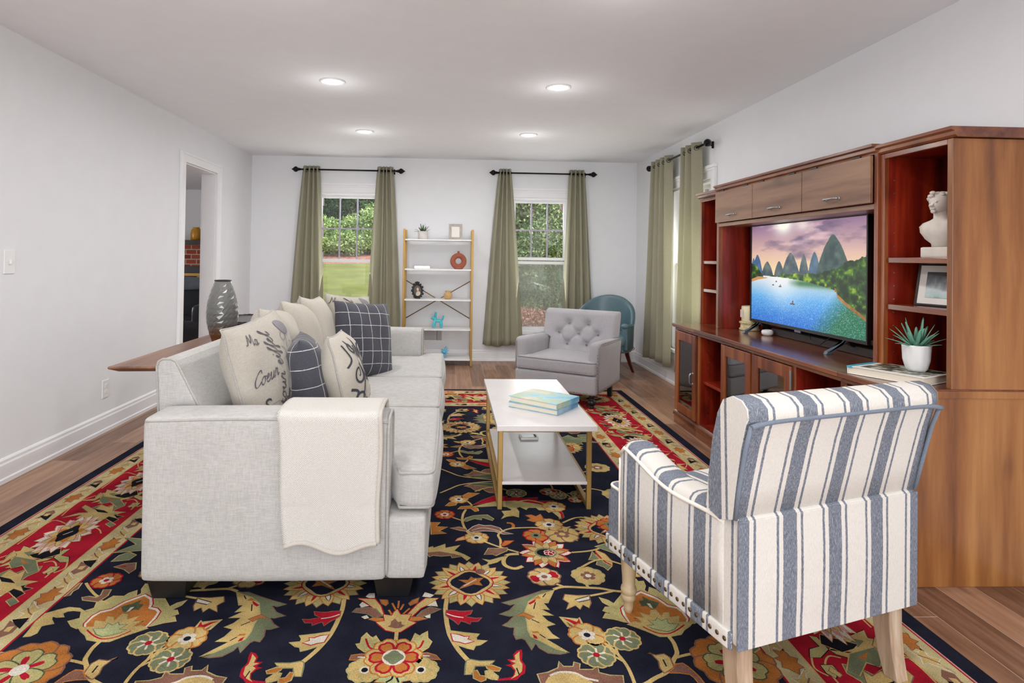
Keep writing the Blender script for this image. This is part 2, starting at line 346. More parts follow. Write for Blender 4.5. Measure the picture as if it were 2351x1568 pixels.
def ball(bm, c, r, s=(1, 1, 1), n=16, mi=0):
    mtx = Matrix.Translation(c) @ Matrix.Diagonal((r*s[0], r*s[1], r*s[2], 1))
    x = bmesh.ops.create_uvsphere(bm, u_segments=n, v_segments=max(6, n//2), radius=1, matrix=mtx)
    for v in x['verts']:
        for f in v.link_faces: f.smooth = True; f.material_index = mi
    return bm
def grid(bm, f, nu, nv, mi=0, smooth=True, uv=None):
    V = [[bm.verts.new(f(i/nu, j/nv)) for j in range(nv+1)] for i in range(nu+1)]
    L = bm.loops.layers.uv.verify() if uv else None
    for i in range(nu):
        for j in range(nv):
            fc = face(bm, [V[i][j], V[i+1][j], V[i+1][j+1], V[i][j+1]], mi, smooth)
            if uv and fc:
                for l, (a, b) in zip(fc.loops, ((i, j), (i+1, j), (i+1, j+1), (i, j+1))): l[L].uv = uv(a/nu, b/nv)
    return V
def softbox(bm, half, r, crown=(0, 0, 0), n=12, c=(0, 0, 0), fn=None, mi=0):
    """rounded upholstered block; crown bulges each pair of faces"""
    hx, hy, hz = half; c = Vector(c); cache = {}
    def tt(i): return sin(pi/2*(2*i/n-1))
    def pt(p):
        key = tuple(round(v, 5) for v in p)
        if key in cache: return cache[key]
        q = Vector((p[0]*hx, p[1]*hy, p[2]*hz)); inn = Vector((max(-(hx-r), min(hx-r, q.x)), max(-(hy-r), min(hy-r, q.y)), max(-(hz-r), min(hz-r, q.z))))
        d = q-inn
        if d.length > 1e-9: q = inn+d.normalized()*min(r, d.length)
        x, y, z = p
        q.x += crown[0]*x*(1-y*y)*(1-z*z); q.y += crown[1]*y*(1-x*x)*(1-z*z); q.z += crown[2]*z*(1-x*x)*(1-y*y)
        if fn: q = fn(q, p)
        cache[key] = bm.verts.new(c+q); return cache[key]
    for ax in range(3):
        for s in (-1, 1):
            for i in range(n):
                for j in range(n):
                    def P(a, b):
                        v = [0, 0, 0]; v[ax] = s; v[(ax+1) % 3] = tt(a); v[(ax+2) % 3] = tt(b); return pt(v)
                    q = [P(i, j), P(i+1, j), P(i+1, j+1), P(i, j+1)]
                    face(bm, q if s > 0 else q[::-1], mi, True)
    return bm
def rrect(w, h, r, n=5):
    o = []
    for cx, cy_, a0 in ((w-r, h-r, 0), (-w+r, h-r, 90), (-w+r, -h+r, 180), (w-r, -h+r, 270)):
        for k in range(n+1): a = rad(a0+90*k/n); o.append((cx+r*cos(a), cy_+r*sin(a)))
    return o
def link(name, me, mats, parent=None, bevel=0, subd=0, solid=0, smooth=False, seg=2):
    o = bpy.data.objects.new(name, me); COL.objects.link(o)
    for x in (mats if isinstance(mats, (list, tuple)) else [mats]): me.materials.append(M[x] if isinstance(x, str) else x)
    if parent is not None: o.parent = parent
    if solid:
        md = o.modifiers.new('thickness', 'SOLIDIFY'); md.thickness = solid; md.offset = 0
    if bevel:
        md = o.modifiers.new('bevel', 'BEVEL'); md.width = bevel; md.segments = seg; md.limit_method = 'ANGLE'; md.angle_limit = rad(50); md.harden_normals = False
    if subd:
        md = o.modifiers.new('subdivision', 'SUBSURF'); md.levels = subd; md.render_levels = subd
    return o
def obj(name, bm, mats, parent=None, **kw):
    rec = kw.pop('normals', True)
    if rec: bmesh.ops.recalc_face_normals(bm, faces=bm.faces)
    me = bpy.data.meshes.new(name); bm.to_mesh(me); bm.free()
    return link(name, me, mats, parent, **kw)
def tag(o, label, cat, group=None, kind=None):
    if label: o['label'] = label
    if cat: o['category'] = cat
    if group: o['group'] = group
    if kind: o['kind'] = kind
    return o
def thing(name, label, cat, loc=(0, 0, 0), rz=0, group=None):
    o = bpy.data.objects.new(name, None); COL.objects.link(o); o.empty_display_size = .1
    o.location = loc; o.rotation_euler = (0, 0, rad(rz)); return tag(o, label, cat, group)
def struct(name, bm, mats, parent=None, **kw):
    o = obj(name, bm, mats, parent, **kw)
    if parent is None: o['kind'] = 'structure'
    return o
def part_label(o, t): o['label'] = t; return o
def dup(root, loc, rz=None, label=None, group=None):
    def cp_(o, par):
        c = o.copy(); COL.objects.link(c)
        if par is not None: c.parent = par
        for ch in o.children: cp_(ch, c)
        return c
    r = cp_(root, None); r.location = loc
    if rz is not None: r.rotation_euler = (0, 0, rad(rz))
    if label: r['label'] = label
    if group: r['group'] = group
    return r
def text_polys(s, size, shear=0.0):
    cu = bpy.data.curves.new('t', 'FONT'); cu.body = s; cu.size = size; cu.shear = shear; cu.resolution_u = 3
    o = bpy.data.objects.new('t', cu); me = o.to_mesh()
    vs_ = [(v.co.x, v.co.y) for v in me.vertices]; fs = [tuple(p.vertices) for p in me.polygons]
    o.to_mesh_clear(); bpy.data.objects.remove(o); bpy.data.curves.remove(cu); return vs_, fs
# ---------------------------------------------------------------- room shell
T = .13
def wall_with_holes(name, axis, pos, thick, a0, a1, z0, z1, holes, mt='wall'):
    """holes: list of (a0,a1,z0,z1)"""
    bm = B(); cuts = sorted({a0, a1, *[h[0] for h in holes], *[h[1] for h in holes]})
    for i in range(len(cuts)-1):
        c0, c1 = cuts[i], cuts[i+1]; mid = (c0+c1)/2; hs = [h for h in holes if h[0] < mid < h[1]]
        segs = [(z0, z1)] if not hs else [s for s in ((z0, hs[0][2]), (hs[0][3], z1)) if s[1]-s[0] > 1e-4]
        for s0, s1 in segs:
            if axis == 'x': box(bm, (pos, c0, s0), (pos+thick, c1, s1))
            else: box(bm, (c0, pos, s0), (c1, pos+thick, s1))
    bmesh.ops.remove_doubles(bm, verts=bm.verts, dist=1e-5)
    return struct(name, bm, mt)
WIN1 = (-1.64, -.88, .30, 2.03); WIN2 = (.745, 1.465, .36, 2.01); WIN3 = (5.10, 6.03, .36, 1.995)
DOOR = (5.40, 6.13, 0.0, 2.088)
LIGHT_OPENING = (-2.2, 1.9, .02, 2.2)  # opening added in the unseen front wall to let fill light in
struct('floor', box(B(), (-7.2, YF-.3, -.1), (XR+.2, 10.3, 0)), 'floor')
struct('ceiling', box(B(), (XL-T, YF-.2, ZC), (XR+.2, YB+.2, ZC+.12)), 'ceiling')
wall_with_holes('wall_left', 'x', XL-T, T, YF, YB+.15, 0, ZC, [DOOR])
wall_with_holes('wall_back', 'y', YB, .15, XL, XR+.15, 0, ZC, [WIN1, WIN2])
wall_with_holes('wall_right', 'x', XR, .15, YF, YB, 0, ZC, [WIN3])
wall_with_holes('wall_front', 'y', YF-.15, .15, XL-T, XR+.15, 0, ZC, [LIGHT_OPENING])
# baseboards: stepped profile with cap bead and shoe
BASEP = [(0, 0), (.022, 0), (.022, .022), (.014, .028), (.014, .098), (.010, .108), (.010, .122), (.004, .132), (0, .134)]
def baseboard(name, axis, pos, sgn, a, b):
    struct(name, prism(B(), [(pos+sgn*p[0], p[1]) for p in BASEP], axis, a, b), 'trim')
baseboard('baseboard_left', 'y', XL, 1, YF, DOOR[0]-.09)
baseboard('baseboard_left_far', 'y', XL, 1, DOOR[1]+.09, YB)
baseboard('baseboard_right', 'y', XR, -1, YF, YB)
bm = B(); prism(bm, [(YB-p[0], p[1]) for p in BASEP], 'x', XL, XR); struct('baseboard_back', bm, 'trim')
# doorway casing and jamb
def casing(bm, axis, pos, sgn, a0, a1, z0, z1, w=.088, d=.02, sill=False):
    def bx(p, q, dd):
        if axis == 'x': box(bm, (min(pos, pos+sgn*dd), p[0], p[1]), (max(pos, pos+sgn*dd), q[0], q[1]))
        else: box(bm, (p[0], min(pos, pos+sgn*dd), p[1]), (q[0], max(pos, pos+sgn*dd), q[1]))
    bx((a0-w, z0), (a0, z1+w), d); bx((a1, z0), (a1+w, z1+w), d); bx((a0, z1), (a1, z1+w), d)
    bx((a0-w-.002, z0-.002), (a0-w+.02, z1+w-.02), d+.008); bx((a1+w-.02, z0-.002), (a1+w+.002, z1+w-.02), d+.008); bx((a0-w-.002, z1+w-.02), (a1+w+.002, z1+w+.002), d+.008)
bm = B(); casing(bm, 'x', XL, 1, DOOR[0], DOOR[1], 0, DOOR[3]); casing(bm, 'x', XL-T, -1, DOOR[0], DOOR[1], 0, DOOR[3])
box(bm, (XL-T, DOOR[0], 0), (XL, DOOR[0]+.012, DOOR[3])); box(bm, (XL-T, DOOR[1]-.012, 0), (XL, DOOR[1], DOOR[3])); box(bm, (XL-T, DOOR[0], DOOR[3]-.012), (XL, DOOR[1], DOOR[3]))
struct('door_1', bm, 'trim', bevel=.003)
# double-hung windows
def window(name, axis, pos, sgn, hole, glass_a, sash_z, low_z, screen):
    """pos = inner wall face, sgn = direction into the room"""
    a0, a1, z0, z1 = hole
    w = bpy.data.objects.new(name, None); COL.objects.link(w); w['kind'] = 'structure'
    def bx(bm, p, q, d0, d1):
        lo, hi = sorted((pos+sgn*d0, pos+sgn*d1))
        if axis == 'x': box(bm, (lo, p[0], p[1]), (hi, q[0], q[1]))
        else: box(bm, (p[0], lo, p[1]), (q[0], hi, q[1]))
    bm = B(); casing(bm, axis, pos, sgn, a0, a1, z0, z1, w=.085)
    bx(bm, (a0-.09, z1+.0875), (a1+.09, z1+.115), 0, .034)                       # crown of the head casing
    bx(bm, (a0-.088, z0-.03), (a1+.088, z0), -.02, .042); bx(bm, (a0-.085, z0-.11), (a1+.085, z0-.03), 0, .018)
    bx(bm, (a0, z0), (a0+.025, z1), -.15, 0); bx(bm, (a1-.025, z0), (a1, z1), -.15, 0); bx(bm, (a0, z1-.025), (a1, z1), -.15, 0); bx(bm, (a0, z0), (a1, z0+.02), -.15, 0)
    obj('window_frame', bm, 'trim', w, bevel=.003)
    i0, i1 = a0+.025, a1-.025
    def sash(nm, zz0, zz1, d, muntin):
        bm = B(); s = .035
        bx(bm, (i0, zz0), (i0+s, zz1), d, d+.035); bx(bm, (i1-s, zz0), (i1, zz1), d, d+.035)
        bx(bm, (i0+s, zz0), (i1-s, zz0+s), d, d+.035); bx(bm, (i0+s, zz1-s), (i1-s, zz1), d, d+.035)
        so_ = obj(nm, bm, 'trim', w, bevel=.003)
        bm = B(); bx(bm, (i0+s, zz0+s), (i1-s, zz1-s), d+.014, d+.018); obj('glass_pane', bm, 'pane', so_)
        if muntin:
            bm = B(); L = i1-i0-2*s
            for k in (1, 2): bx(bm, (i0+s+L*k/3-.008, zz0+s), (i0+s+L*k/3+.008, zz1-s), d+.004, d+.028)
            zm = (zz0+zz1)/2; bx(bm, (i0+s, zm-.008), (i1-s, zm+.008), d+.005, d+.027)
            obj('muntin_grid', bm, 'muntin', so_)
    sash('upper_sash', sash_z, z1-.025, -.11, True); sash('lower_sash', z0+.02, low_z, -.065, False)
    if screen:
        bm = B(); bx(bm, (i0, z0+.02), (i1, sash_z), -.135, -.133); obj('insect_screen', bm, 'screen', w)
    return w
M['muntin'] = mat('lilac_white_muntin', (176, 168, 188), .5)
window('window_1', 'y', YB, -1, WIN1, 0, 1.185, 1.215, False)
window('window_2', 'y', YB, -1, WIN2, 0, 1.24, 1.225, True)
window('window_3', 'x', XR, -1, WIN3, 0, 1.20, 1.235, False)
# frame of the added light opening behind the camera
bm = B()
for x0 in (-2.2, -.18, 1.84): box(bm, (x0, YF-.12, .02), (x0+.06, YF-.04, 2.2))
box(bm, (-2.2, YF-.12, 2.14), (1.9, YF-.04, 2.2)); box(bm, (-2.2, YF-.12, .02), (1.9, YF-.04, .08)); struct('added_opening_frame', bm, 'trim')
# room beyond the doorway
NX0, NY0, NY1, NZ = -6.8, 3.2, 10.0, 2.33
bm = B(); box(bm, (NX0, NY0, NZ), (XL-T-.0, NY1+.1, NZ+.1)); struct('ceiling_next', bm, 'ceiling')
struct('wall_next_back', box(B(), (NX0, NY1, 0), (XL-T, NY1+.1, NZ)), 'wall'); struct('wall_next_left', box(B(), (NX0-.1, NY0, 0), (NX0, NY1, NZ)), 'wall'); struct('wall_next_front', box(B(), (NX0, NY0-.1, 0), (XL-T, NY0, NZ)), 'wall'); struct('wall_next_right', box(B(), (XL-T-.06, YB+.15, 0), (XL-T, NY1, NZ)), 'wall')
# ---------------------------------------------------------------- recessed ceiling lights
def downlight(x, y, label):
    t = thing('recessed_light', label, 'ceiling light', (x, y, ZC), 0, 'recessed ceiling lights')
    obj('trim_ring', lathe(B(), [(.066, 0), (.088, 0), (.088, -.006), (.078, -.010), (.066, -.004)], 32), 'white', t)
    obj('lens', lathe(B(), [(.001, -.001), (.066, -.001), (.066, -.004), (.001, -.006)], 32), 'lamp', t)
    downlight_lamp(x, y)
downlight(-.831, 4.085, 'lit round ceiling light, left one of the nearer pair in the photo')
downlight(.742, 4.09, 'lit round ceiling light, right one of the nearer pair in the photo')
downlight(-.841, 5.70, 'small lit round ceiling light in front of the left window')
downlight(.745, 5.69, 'small lit round ceiling light in front of the right window')
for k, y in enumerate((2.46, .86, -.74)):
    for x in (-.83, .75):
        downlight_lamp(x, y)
# ---------------------------------------------------------------- wall plates, vent
def plate(label, cat, origin, ax, w, h, kind_):
    """ax: 'x' plate faces +X on left wall; 'y' faces -Y on back wall"""
    t = thing({'switch': 'light_switch', 'outlet': 'wall_outlet'}[kind_], label, cat, origin)
    def bx(a0, a1, z0, z1, d0, d1):
        bm = B()
        if ax == 'x': box(bm, (d0, a0, z0), (d1, a1, z1))
        else: box(bm, (a0, -d1, z0), (a1, -d0, z1))
        return bm
    obj('cover_plate', bx(-w/2, w/2, -h/2, h/2, 0, .006), 'white', t, bevel=.002)
    if kind_ == 'switch': obj('toggle', bx(-.006, .006, -.012, .012, .006, .018), 'white', t, bevel=.002)
    else:
        for z in (-.02, .02): obj('socket', bx(-.014, .014, z-.013, z+.013, .006, .009), 'white', t, bevel=.002)
plate('white light switch on the left wall', 'light switch', (XL, 3.312, 1.20), 'x', .08, .13, 'switch')
plate('white wall outlet low on the left wall below the wood slab', 'outlet', (XL, 4.243, .30), 'x', .078, .125, 'outlet')
plate('white wall outlet behind the bottom of the shelf unit', 'outlet', (.028, YB, .345), 'y', .075, .125, 'outlet')
M['vent_shade'] = mat('duct_shade_grey', (120, 120, 122), .8)  # grey that paints in the shade behind the vent slats
t = thing('return_air_vent', 'white slatted air vent low on the back wall behind the shelf unit', 'vent', (-.21, YB, .32))
bm = B(); box(bm, (-.15, -.008, -.11), (.15, 0, -.075)); box(bm, (-.15, -.008, .075), (.15, 0, .11)); box(bm, (-.15, -.008, -.075), (-.12, 0, .075)); box(bm, (.12, -.008, -.075), (.15, 0, .075)); obj('frame', bm, 'white', t, bevel=.002)
obj('duct_shadow', box(B(), (-.12, -.002, -.075), (.12, -.001, .075)), 'vent_shade', t)
bm = B()
for k in range(11): box(bm, (-.12, -.007, -.075+k*.0142), (.06, -.003, -.068+k*.0142))
for k in range(3): box(bm, (.072+k*.017, -.007, -.075), (.080+k*.017, -.003, .075))
obj('slat', bm, 'white', t)
def objw(name, bm, mats, t, **kw):
    root = t
    while root.parent is not None: root = root.parent
    bmesh.ops.translate(bm, verts=bm.verts, vec=-Vector(root.location)); return obj(name, bm, mats, t, **kw)
# ---------------------------------------------------------------- rug
RC = {'N': (33, 35, 50), 'G': (206, 178, 116), 'O': (184, 174, 118), 'S': (122, 130, 100), 'D': (86, 96, 70), 'L': (186, 192, 138), 'R': (178, 28, 48), 'U': (192, 120, 58), 'B': (138, 98, 82), 'W': (236, 216, 200), 'P': (214, 160, 150), 'K': (24, 24, 32), 'E': (204, 188, 140)}
RKEYS = list(RC)
RX, RY, RHX, RHY, RT = -0.180, 3.305, 1.840, 2.290, .012
def rugmat(k):
    m, nt, b = newmat('wool_pile_'+k); c = lin(RC[k]); f = noise(nt, coords(nt), 420, 2); g = noise(nt, coords(nt), 9, 4)
    h = mth(nt, 'ADD', mth(nt, 'MULTIPLY', f, .6), mth(nt, 'MULTIPLY', g, .4))
    lk(nt, ramp(nt, h, [(.34, tuple(x*.5 for x in c)), (.66, tuple(min(1, x*1.4+.004) for x in c))]), b.inputs['Base Color'])
    b.inputs['Roughness'].default_value = 1; b.inputs['Specular IOR Level'].default_value = .05
    bump(nt, b, f, .9, .006); return m
class Rug:
    def __init__(s): s.v = []; s.f = []; s.m = []; s.z = RT; s.hold = False
    def poly(s, pts, k):
        if len(pts) < 3: return
        a = sum(pts[i][0]*pts[(i+1) % len(pts)][1]-pts[(i+1) % len(pts)][0]*pts[i][1] for i in range(len(pts)))
        if a < 0: pts = pts[::-1]
        n = len(s.v)
        if not s.hold: s.z += 4e-6
        s.v += [(x, y, s.z) for x, y in pts]; s.f.append(tuple(range(n, n+len(pts)))); s.m.append(RKEYS.index(k))
    def stroke(s, pts, w, k, closed=False):
        n = len(pts); L = []; Rr = []
        for i in range(n):
            a = pts[i-1] if (i or closed) else pts[i]; b = pts[(i+1) % n] if (i < n-1 or closed) else pts[i]
            dx, dy = b[0]-a[0], b[1]-a[1]; l = math.hypot(dx, dy) or 1; px, py = -dy/l*w/2, dx/l*w/2
            L.append((pts[i][0]+px, pts[i][1]+py)); Rr.append((pts[i][0]-px, pts[i][1]-py))
        s.z += 4e-6; s.hold = True
        for i in range(n if closed else n-1): j = (i+1) % n; s.poly([L[i], L[j], Rr[j], Rr[i]], k)
        s.hold = False
    def op(s, pts, k, out=None, w=.0065):
        if out:
            s.stroke(pts, w*2, out, True)
        s.poly(pts, k)
def smooth_loop(pts, k=2):
    n = len(pts); o = []
    for i in range(n):
        p0, p1, p2, p3 = pts[i-1], pts[i], pts[(i+1) % n], pts[(i+2) % n]
        for t in [j/k for j in range(k)]: o.append(tuple(.5*(2*p1[d]+(p2[d]-p0[d])*t+(2*p0[d]-5*p1[d]+4*p2[d]-p3[d])*t*t+(3*p1[d]-p0[d]-3*p2[d]+p3[d])*t**3) for d in (0, 1)))
    return o
def smooth_path(pts, k=4):
    o = []; n = len(pts)
    for i in range(n-1):
        p0, p1, p2, p3 = pts[max(i-1, 0)], pts[i], pts[i+1], pts[min(i+2, n-1)]
        for t in [j/k for j in range(k)]:
            o.append(tuple(.5*(2*p1[d]+(p2[d]-p0[d])*t+(2*p0[d]-5*p1[d]+4*p2[d]-p3[d])*t*t+(3*p1[d]-p0[d]-3*p2[d]+p3[d])*t**3) for d in (0, 1)))
    return o+[pts[-1]]
R_ = Rug()
def petals(c, r0, r1, n, w, k, out=None, a0=0, ey=1, ex=1, shape='round', ow=.005):
    for i in range(n):
        a = a0+2*pi*i/n
        if shape == 'round': pr = [(0, -.35), (.35, -.8), (.75, -.95), (1, -.45), (.93, 0), (1, .45), (.75, .95), (.35, .8), (0, .35)]
        else: pr = [(0, -.8), (.4, -1), (.75, -.6), (1, 0), (.72, .6), (.4, 1), (0, .8)]
        pts = []
        for t, q in pr:
            rr = r0+(r1-r0)*t; x, y = rr*cos(a)-q*w*sin(a), rr*sin(a)+q*w*cos(a); pts.append((c[0]+x*ex, c[1]+y*ey))
        R_.op(smooth_loop(pts) if shape == 'round' else pts, k, out, ow)
def disc(c, r, k, ey=1, n=14, ex=1, wob=0):
    R_.poly([(c[0]+r*(1+wob*cos(4*t))*cos(t)*ex, c[1]+r*(1+wob*cos(4*t))*sin(t)*ey) for t in [2*pi*i/n for i in range(n)]], k)
def flower(typ, c, r, sx=1, sy_=1, ey=1):
    if typ in 'mkrgswbuy':
        P1, O1, In, Ce = {'m': ('G', 'B', 'W', 'B'), 'k': ('G', 'O', 'B', 'W'), 'r': ('U', 'R', 'W', 'R'), 'g': ('G', 'U', 'W', 'N'), 's': ('S', 'G', 'W', 'R'), 'w': ('U', 'R', 'S', 'N'), 'b': ('G', 'B', 'B', 'G'), 'u': ('U', 'B', 'O', 'W'), 'y': ('G', 'O', 'W', 'K')}[typ]
        n = 6 if typ in 'su' else 5
        petals(c, r*.1, r, n, r*.52, P1, O1, .35*sx, ow=.006)
        if typ == 'm': petals(c, r*.3, r*.92, 2, r*.4, 'R', None, .35*sx)
        if typ == 's': petals(c, r*.15, r*.62, 6, r*.07, 'W', None, .35*sx)
        elif typ == 'u': petals(c, r*.1, r*.72, 5, r*.32, 'O', 'D', .6); petals(c, r*.1, r*.5, 5, r*.08, 'R', None, .6)
        elif typ == 'y': disc(c, r*.32, 'W')
        else: petals(c, 0, r*.5, 5, r*.2, In, None, .35*sx)
        disc(c, r*.2, Ce)
    elif typ == 'S':
        petals(c, r*.4, r, 12, r*.17, 'O', 'B', 0, 1, 1, 'pt', .004); petals(c, r*.4, r*.97, 12, r*.15, 'G', 'U', pi/12, 1, 1, 'pt', .004)
        petals(c, r*.45, r*.8, 6, r*.045, 'R', None, .3, shape='pt'); petals(c, r*.48, r*.78, 6, r*.05, 'W', 'N', .3+pi/6, shape='pt', ow=.003)
        disc(c, r*.56, 'R', wob=.06, n=24); disc(c, r*.53, 'G', wob=.06, n=24); disc(c, r*.45, 'N', wob=.10, n=24)
        q = r*.4; R_.op([(c[0]+sx*x*q, c[1]+y*q*sy_) for x, y in ((-.7, -.7), (-.45, -.35), (-.2, -.1), (-.7, .3), (-.1, .25), (.1, .65), (.25, .45), (.85, .5), (.55, .1), (.75, -.35), (.2, -.2), (-.15, -.4))], 'U', 'B', .003)
        R_.stroke([(c[0]-sx*.4*q, c[1]-.4*q), (c[0]+sx*.4*q, c[1]+.35*q)], .006, 'W'); disc((c[0]+sx*r*.28, c[1]+r*.5), r*.13, 'B')
    elif typ == 'L':
        petals(c, r*.3, r, 10, r*.22, 'W', 'R', 0, ey, 1, 'pt', .004); petals(c, r*.3, r*.95, 8, r*.17, 'U', 'R', .2, ey, 1, 'pt', .004); petals(c, r*.25, r*.75, 10, r*.13, 'G', 'B', .1, ey, 1, 'pt', .003)
        disc(c, r*.42, 'S', ey*.8); disc(c, r*.34, 'K', ey*.7); petals((c[0]+sx*r*.15, c[1]), 0, r*.2, 5, r*.08, 'R', 'W', 0, ow=.004)
    elif typ == 'c':
        petals(c, r*.15, r, 6, r*.42, 'G', 'U', pi/6*0, ey, ow=.005); petals(c, r*.3, r*.8, 6, r*.22, 'U', 'R', 0, ey, ow=.008)
        disc(c, r*.42, 'W', ey); disc(c, r*.33, 'S', ey, wob=.12, n=20)
def band(x0, x1, y0, y1, k): R_.poly([(x0, y0), (x1, y0), (x1, y1), (x0, y1)], k)
def ring(d0, d1, k):
    for (x0, x1, y0, y1) in ((-RHX+d0, RHX-d0, -RHY+d0, -RHY+d1), (-RHX+d0, RHX-d0, RHY-d1, RHY-d0), (-RHX+d0, -RHX+d1, -RHY+d1, RHY-d1), (RHX-d1, RHX-d0, -RHY+d1, RHY-d1)): band(x0, x1, y0, y1, k)
band(-RHX+.01, RHX-.01, -RHY+.01, RHY-.01, 'N')
for d0, d1, k in ((.066, .072, 'P'), (.072, .078, 'R'), (.078, .180, 'E'), (.180, .186, 'G'), (.186, .525, 'R'), (.525, .531, 'G'), (.531, .635, 'E'), (.635, .643, 'R')): ring(d0, d1, k)
BORDER = json.loads('''[["s","G",6,[-16,198,54,195,209,194,176,279]],["s","G",6,[259,205,346,163,439,189,518,236]],["s","G",6,[82,489,128,449,176,350]],["s","G",6,[327,489,401,481,448,441,439,407]],["s","G",6,[-149,492,-210,525,-245,499]],["p","G","K",[-83,221,-71,250,-30,234,-58,299,-42,315,-84,355,-124,419,-149,411,-175,367,-203,326,-208,287,-175,299,-202,252,-147,274,-128,229]],["p","O","K",[-126,421,-65,420,-56,443,-111,440,-124,481,-162,504,-164,471]],["p","S",null,[-86,274,-75,298,-104,346,-116,314]],["s","K",8,[-166,312,-142,363,-126,415]],["s","R",4,[-158,324,-136,377]],["p","S","G",[-276,285,-220,314,-246,356,-209,384,-195,421,-235,433,-269,414,-312,410,-344,382,-341,334]],["p","K","G",[-357,346,-310,380,-311,455,-343,455,-353,494,-374,471,-384,487,-416,479,-375,427,-393,373]],["p","U",null,[-298,313,-269,362,-277,388,-323,354]],["p","O","K",[-227,457,-198,456,-198,493,-233,497,-256,483]],["p","G","B",[382,239,328,317,382,315,355,369,382,378,310,411,301,481,271,438,232,476,254,426,208,416,241,339,233,286,275,289,238,218,293,264,296,306,355,240]],["p","K",null,[337,311,319,367,289,406,301,347]],["p","O",null,[292,404,301,429,275,455,266,426]],["p","S","G",[439,274,488,262,458,365,382,426,360,404,420,340,397,314]],["p","U",null,[468,297,439,352,429,334]],["p","K","G",[502,309,555,401,508,427,466,384,482,336]],["p","G","B",[435,187,458,240,538,224,498,260,435,253]],["p","G","B",[364,455,401,466,382,483,354,467]],["p","S","G",[175,457,199,464,167,504,143,496]]]''')
# border motifs along each side: edge-local coords (s along, d in from the edge)
def edge_xy(side, s_, d):
    return {0: (-RHX+d, s_), 1: (RHX-d, s_), 2: (s_, -RHY+d), 3: (s_, RHY-d)}[side]
def mot(side, s0, d0, pts, k, out=None, flip=1, w=.005): R_.op([edge_xy(side, s0+flip*x, d0+y) for x, y in pts], k, out, w)
LEAF5 = [(-.06, 0), (-.035, .018), (-.03, .034), (-.005, .022), (.012, .036), (.02, .014), (.055, .02), (.04, 0), (.058, -.014), (.02, -.014), (.01, -.034), (-.008, -.02), (-.03, -.03), (-.035, -.012)]
YV = [(-.06, -.03), (-.02, -.01), (.0, -.035), (.012, -.008), (.06, -.02), (.03, .008), (.055, .035), (.01, .018), (-.02, .034), (-.018, .012)]
BUD = [(-.05, .0), (-.02, .025), (.02, .02), (.045, .035), (.03, 0), (.045, -.03), (.0, -.018), (-.03, -.025)]
TUL = [(-.17, .0), (-.06, .035), (-.14, .085), (.0, .06), (.03, .115), (.07, .05), (.14, .07), (.10, .02), (.21, .0), (.10, -.02), (.14, -.07), (.07, -.05), (.03, -.115), (.0, -.06), (-.14, -.085), (-.06, -.035)]
SLF = [(-.16, -.02), (-.06, .03), (-.07, .08), (.0, .05), (.06, .09), (.06, .04), (.17, .06), (.1, .01), (.15, -.05), (.04, -.03), (.01, -.08), (-.03, -.04), (-.1, -.07)]
ZB0 = RT+3e-4; zc_ = 0
for side in range(4):
    half = (RHY if side < 2 else RHX)
    n = int(half*2/.098)
    for d in (.129, .583):
        for i in range(n):
            R_.z = ZB0
            s0 = -half+.13+i*(2*half-.26)/(n-1)
            if abs(s0) > half-d: continue
            q = (i+(1 if d > .3 else 0)) % 4; fl_ = 1 if i % 2 else -1
            if q == 0: mot(side, s0, d, LEAF5, 'U', 'B', fl_, .004)
            elif q == 2: mot(side, s0, d, BUD, 'B', None, fl_); mot(side, s0+.03*fl_, d+.004, [(-.03, .03), (.03, .02), (.02, -.03), (-.005, -.005)], 'K'); mot(side, s0, d, [(-.015, .01), (.015, .008), (.01, -.012), (-.012, -.01)], 'G')
            else: mot(side, s0, d, YV, 'G', 'W', fl_, .004); R_.stroke([edge_xy(side, s0-.02*fl_, d-.02), edge_xy(side, s0+.005*fl_, d), edge_xy(side, s0+.02*fl_, d+.02)], .005, 'B')
    for k in range(-4, 5):
        for mirror in (1, -1):
            for bi, it in enumerate(BORDER):
                raw = it[-1]; pts = [(raw[q]/1000-.705+.606*k, raw[q+1]/1000) for q in range(0, len(raw), 2)]; mx = sum(p[0] for p in pts)/len(pts)
                if not (-half+.56 < mx < .03) or (mirror < 0 and mx > -.03): continue
                pts = [edge_xy(side, p[0]*mirror, min(.520, max(.190, p[1]))) for p in pts]; R_.z = ZB0+bi*1.2e-5
                if it[0] == 'p': R_.op(pts, it[1], it[2], .0035)
                else: R_.stroke(smooth_path(pts) if len(pts) > 2 else pts, it[2]/1000, it[1])
    for k in range(-4, 5):
        for mirror in (1, -1):
            c0 = .083-.705+.606*k
            if not (-half+.62 < c0 < .03) or (mirror < 0 and c0 > -.03): continue
            e = edge_xy(side, c0*mirror, .345); ex, ey = (.82, 1.5) if side < 2 else (1.5, .82); R_.z = ZB0+2.4e-4
            petals(e, .03, .125, 16, .022, 'W', 'U', 0, ey, ex, 'pt', .004); petals(e, .03, .108, 12, .020, 'P', 'W', .13, ey, ex, 'pt', .003); petals(e, .03, .09, 10, .018, 'G', 'B', .1, ey, ex, 'pt', .003); petals(e, .03, .07, 5, .018, 'U', None, .35, ey, ex, 'pt')
            disc(e, .042, 'K', ey*1.1, ex=ex, wob=.15, n=20); R_.stroke([(e[0]-.012, e[1]-.015), (e[0]+.010, e[1]+.02)], .005, 'W')
for a in (1, -1):
    for b in (1, -1): R_.z = ZB0+4e-4; flower('S', (a*(RHX-.355), b*(RHY-.355)), .15)
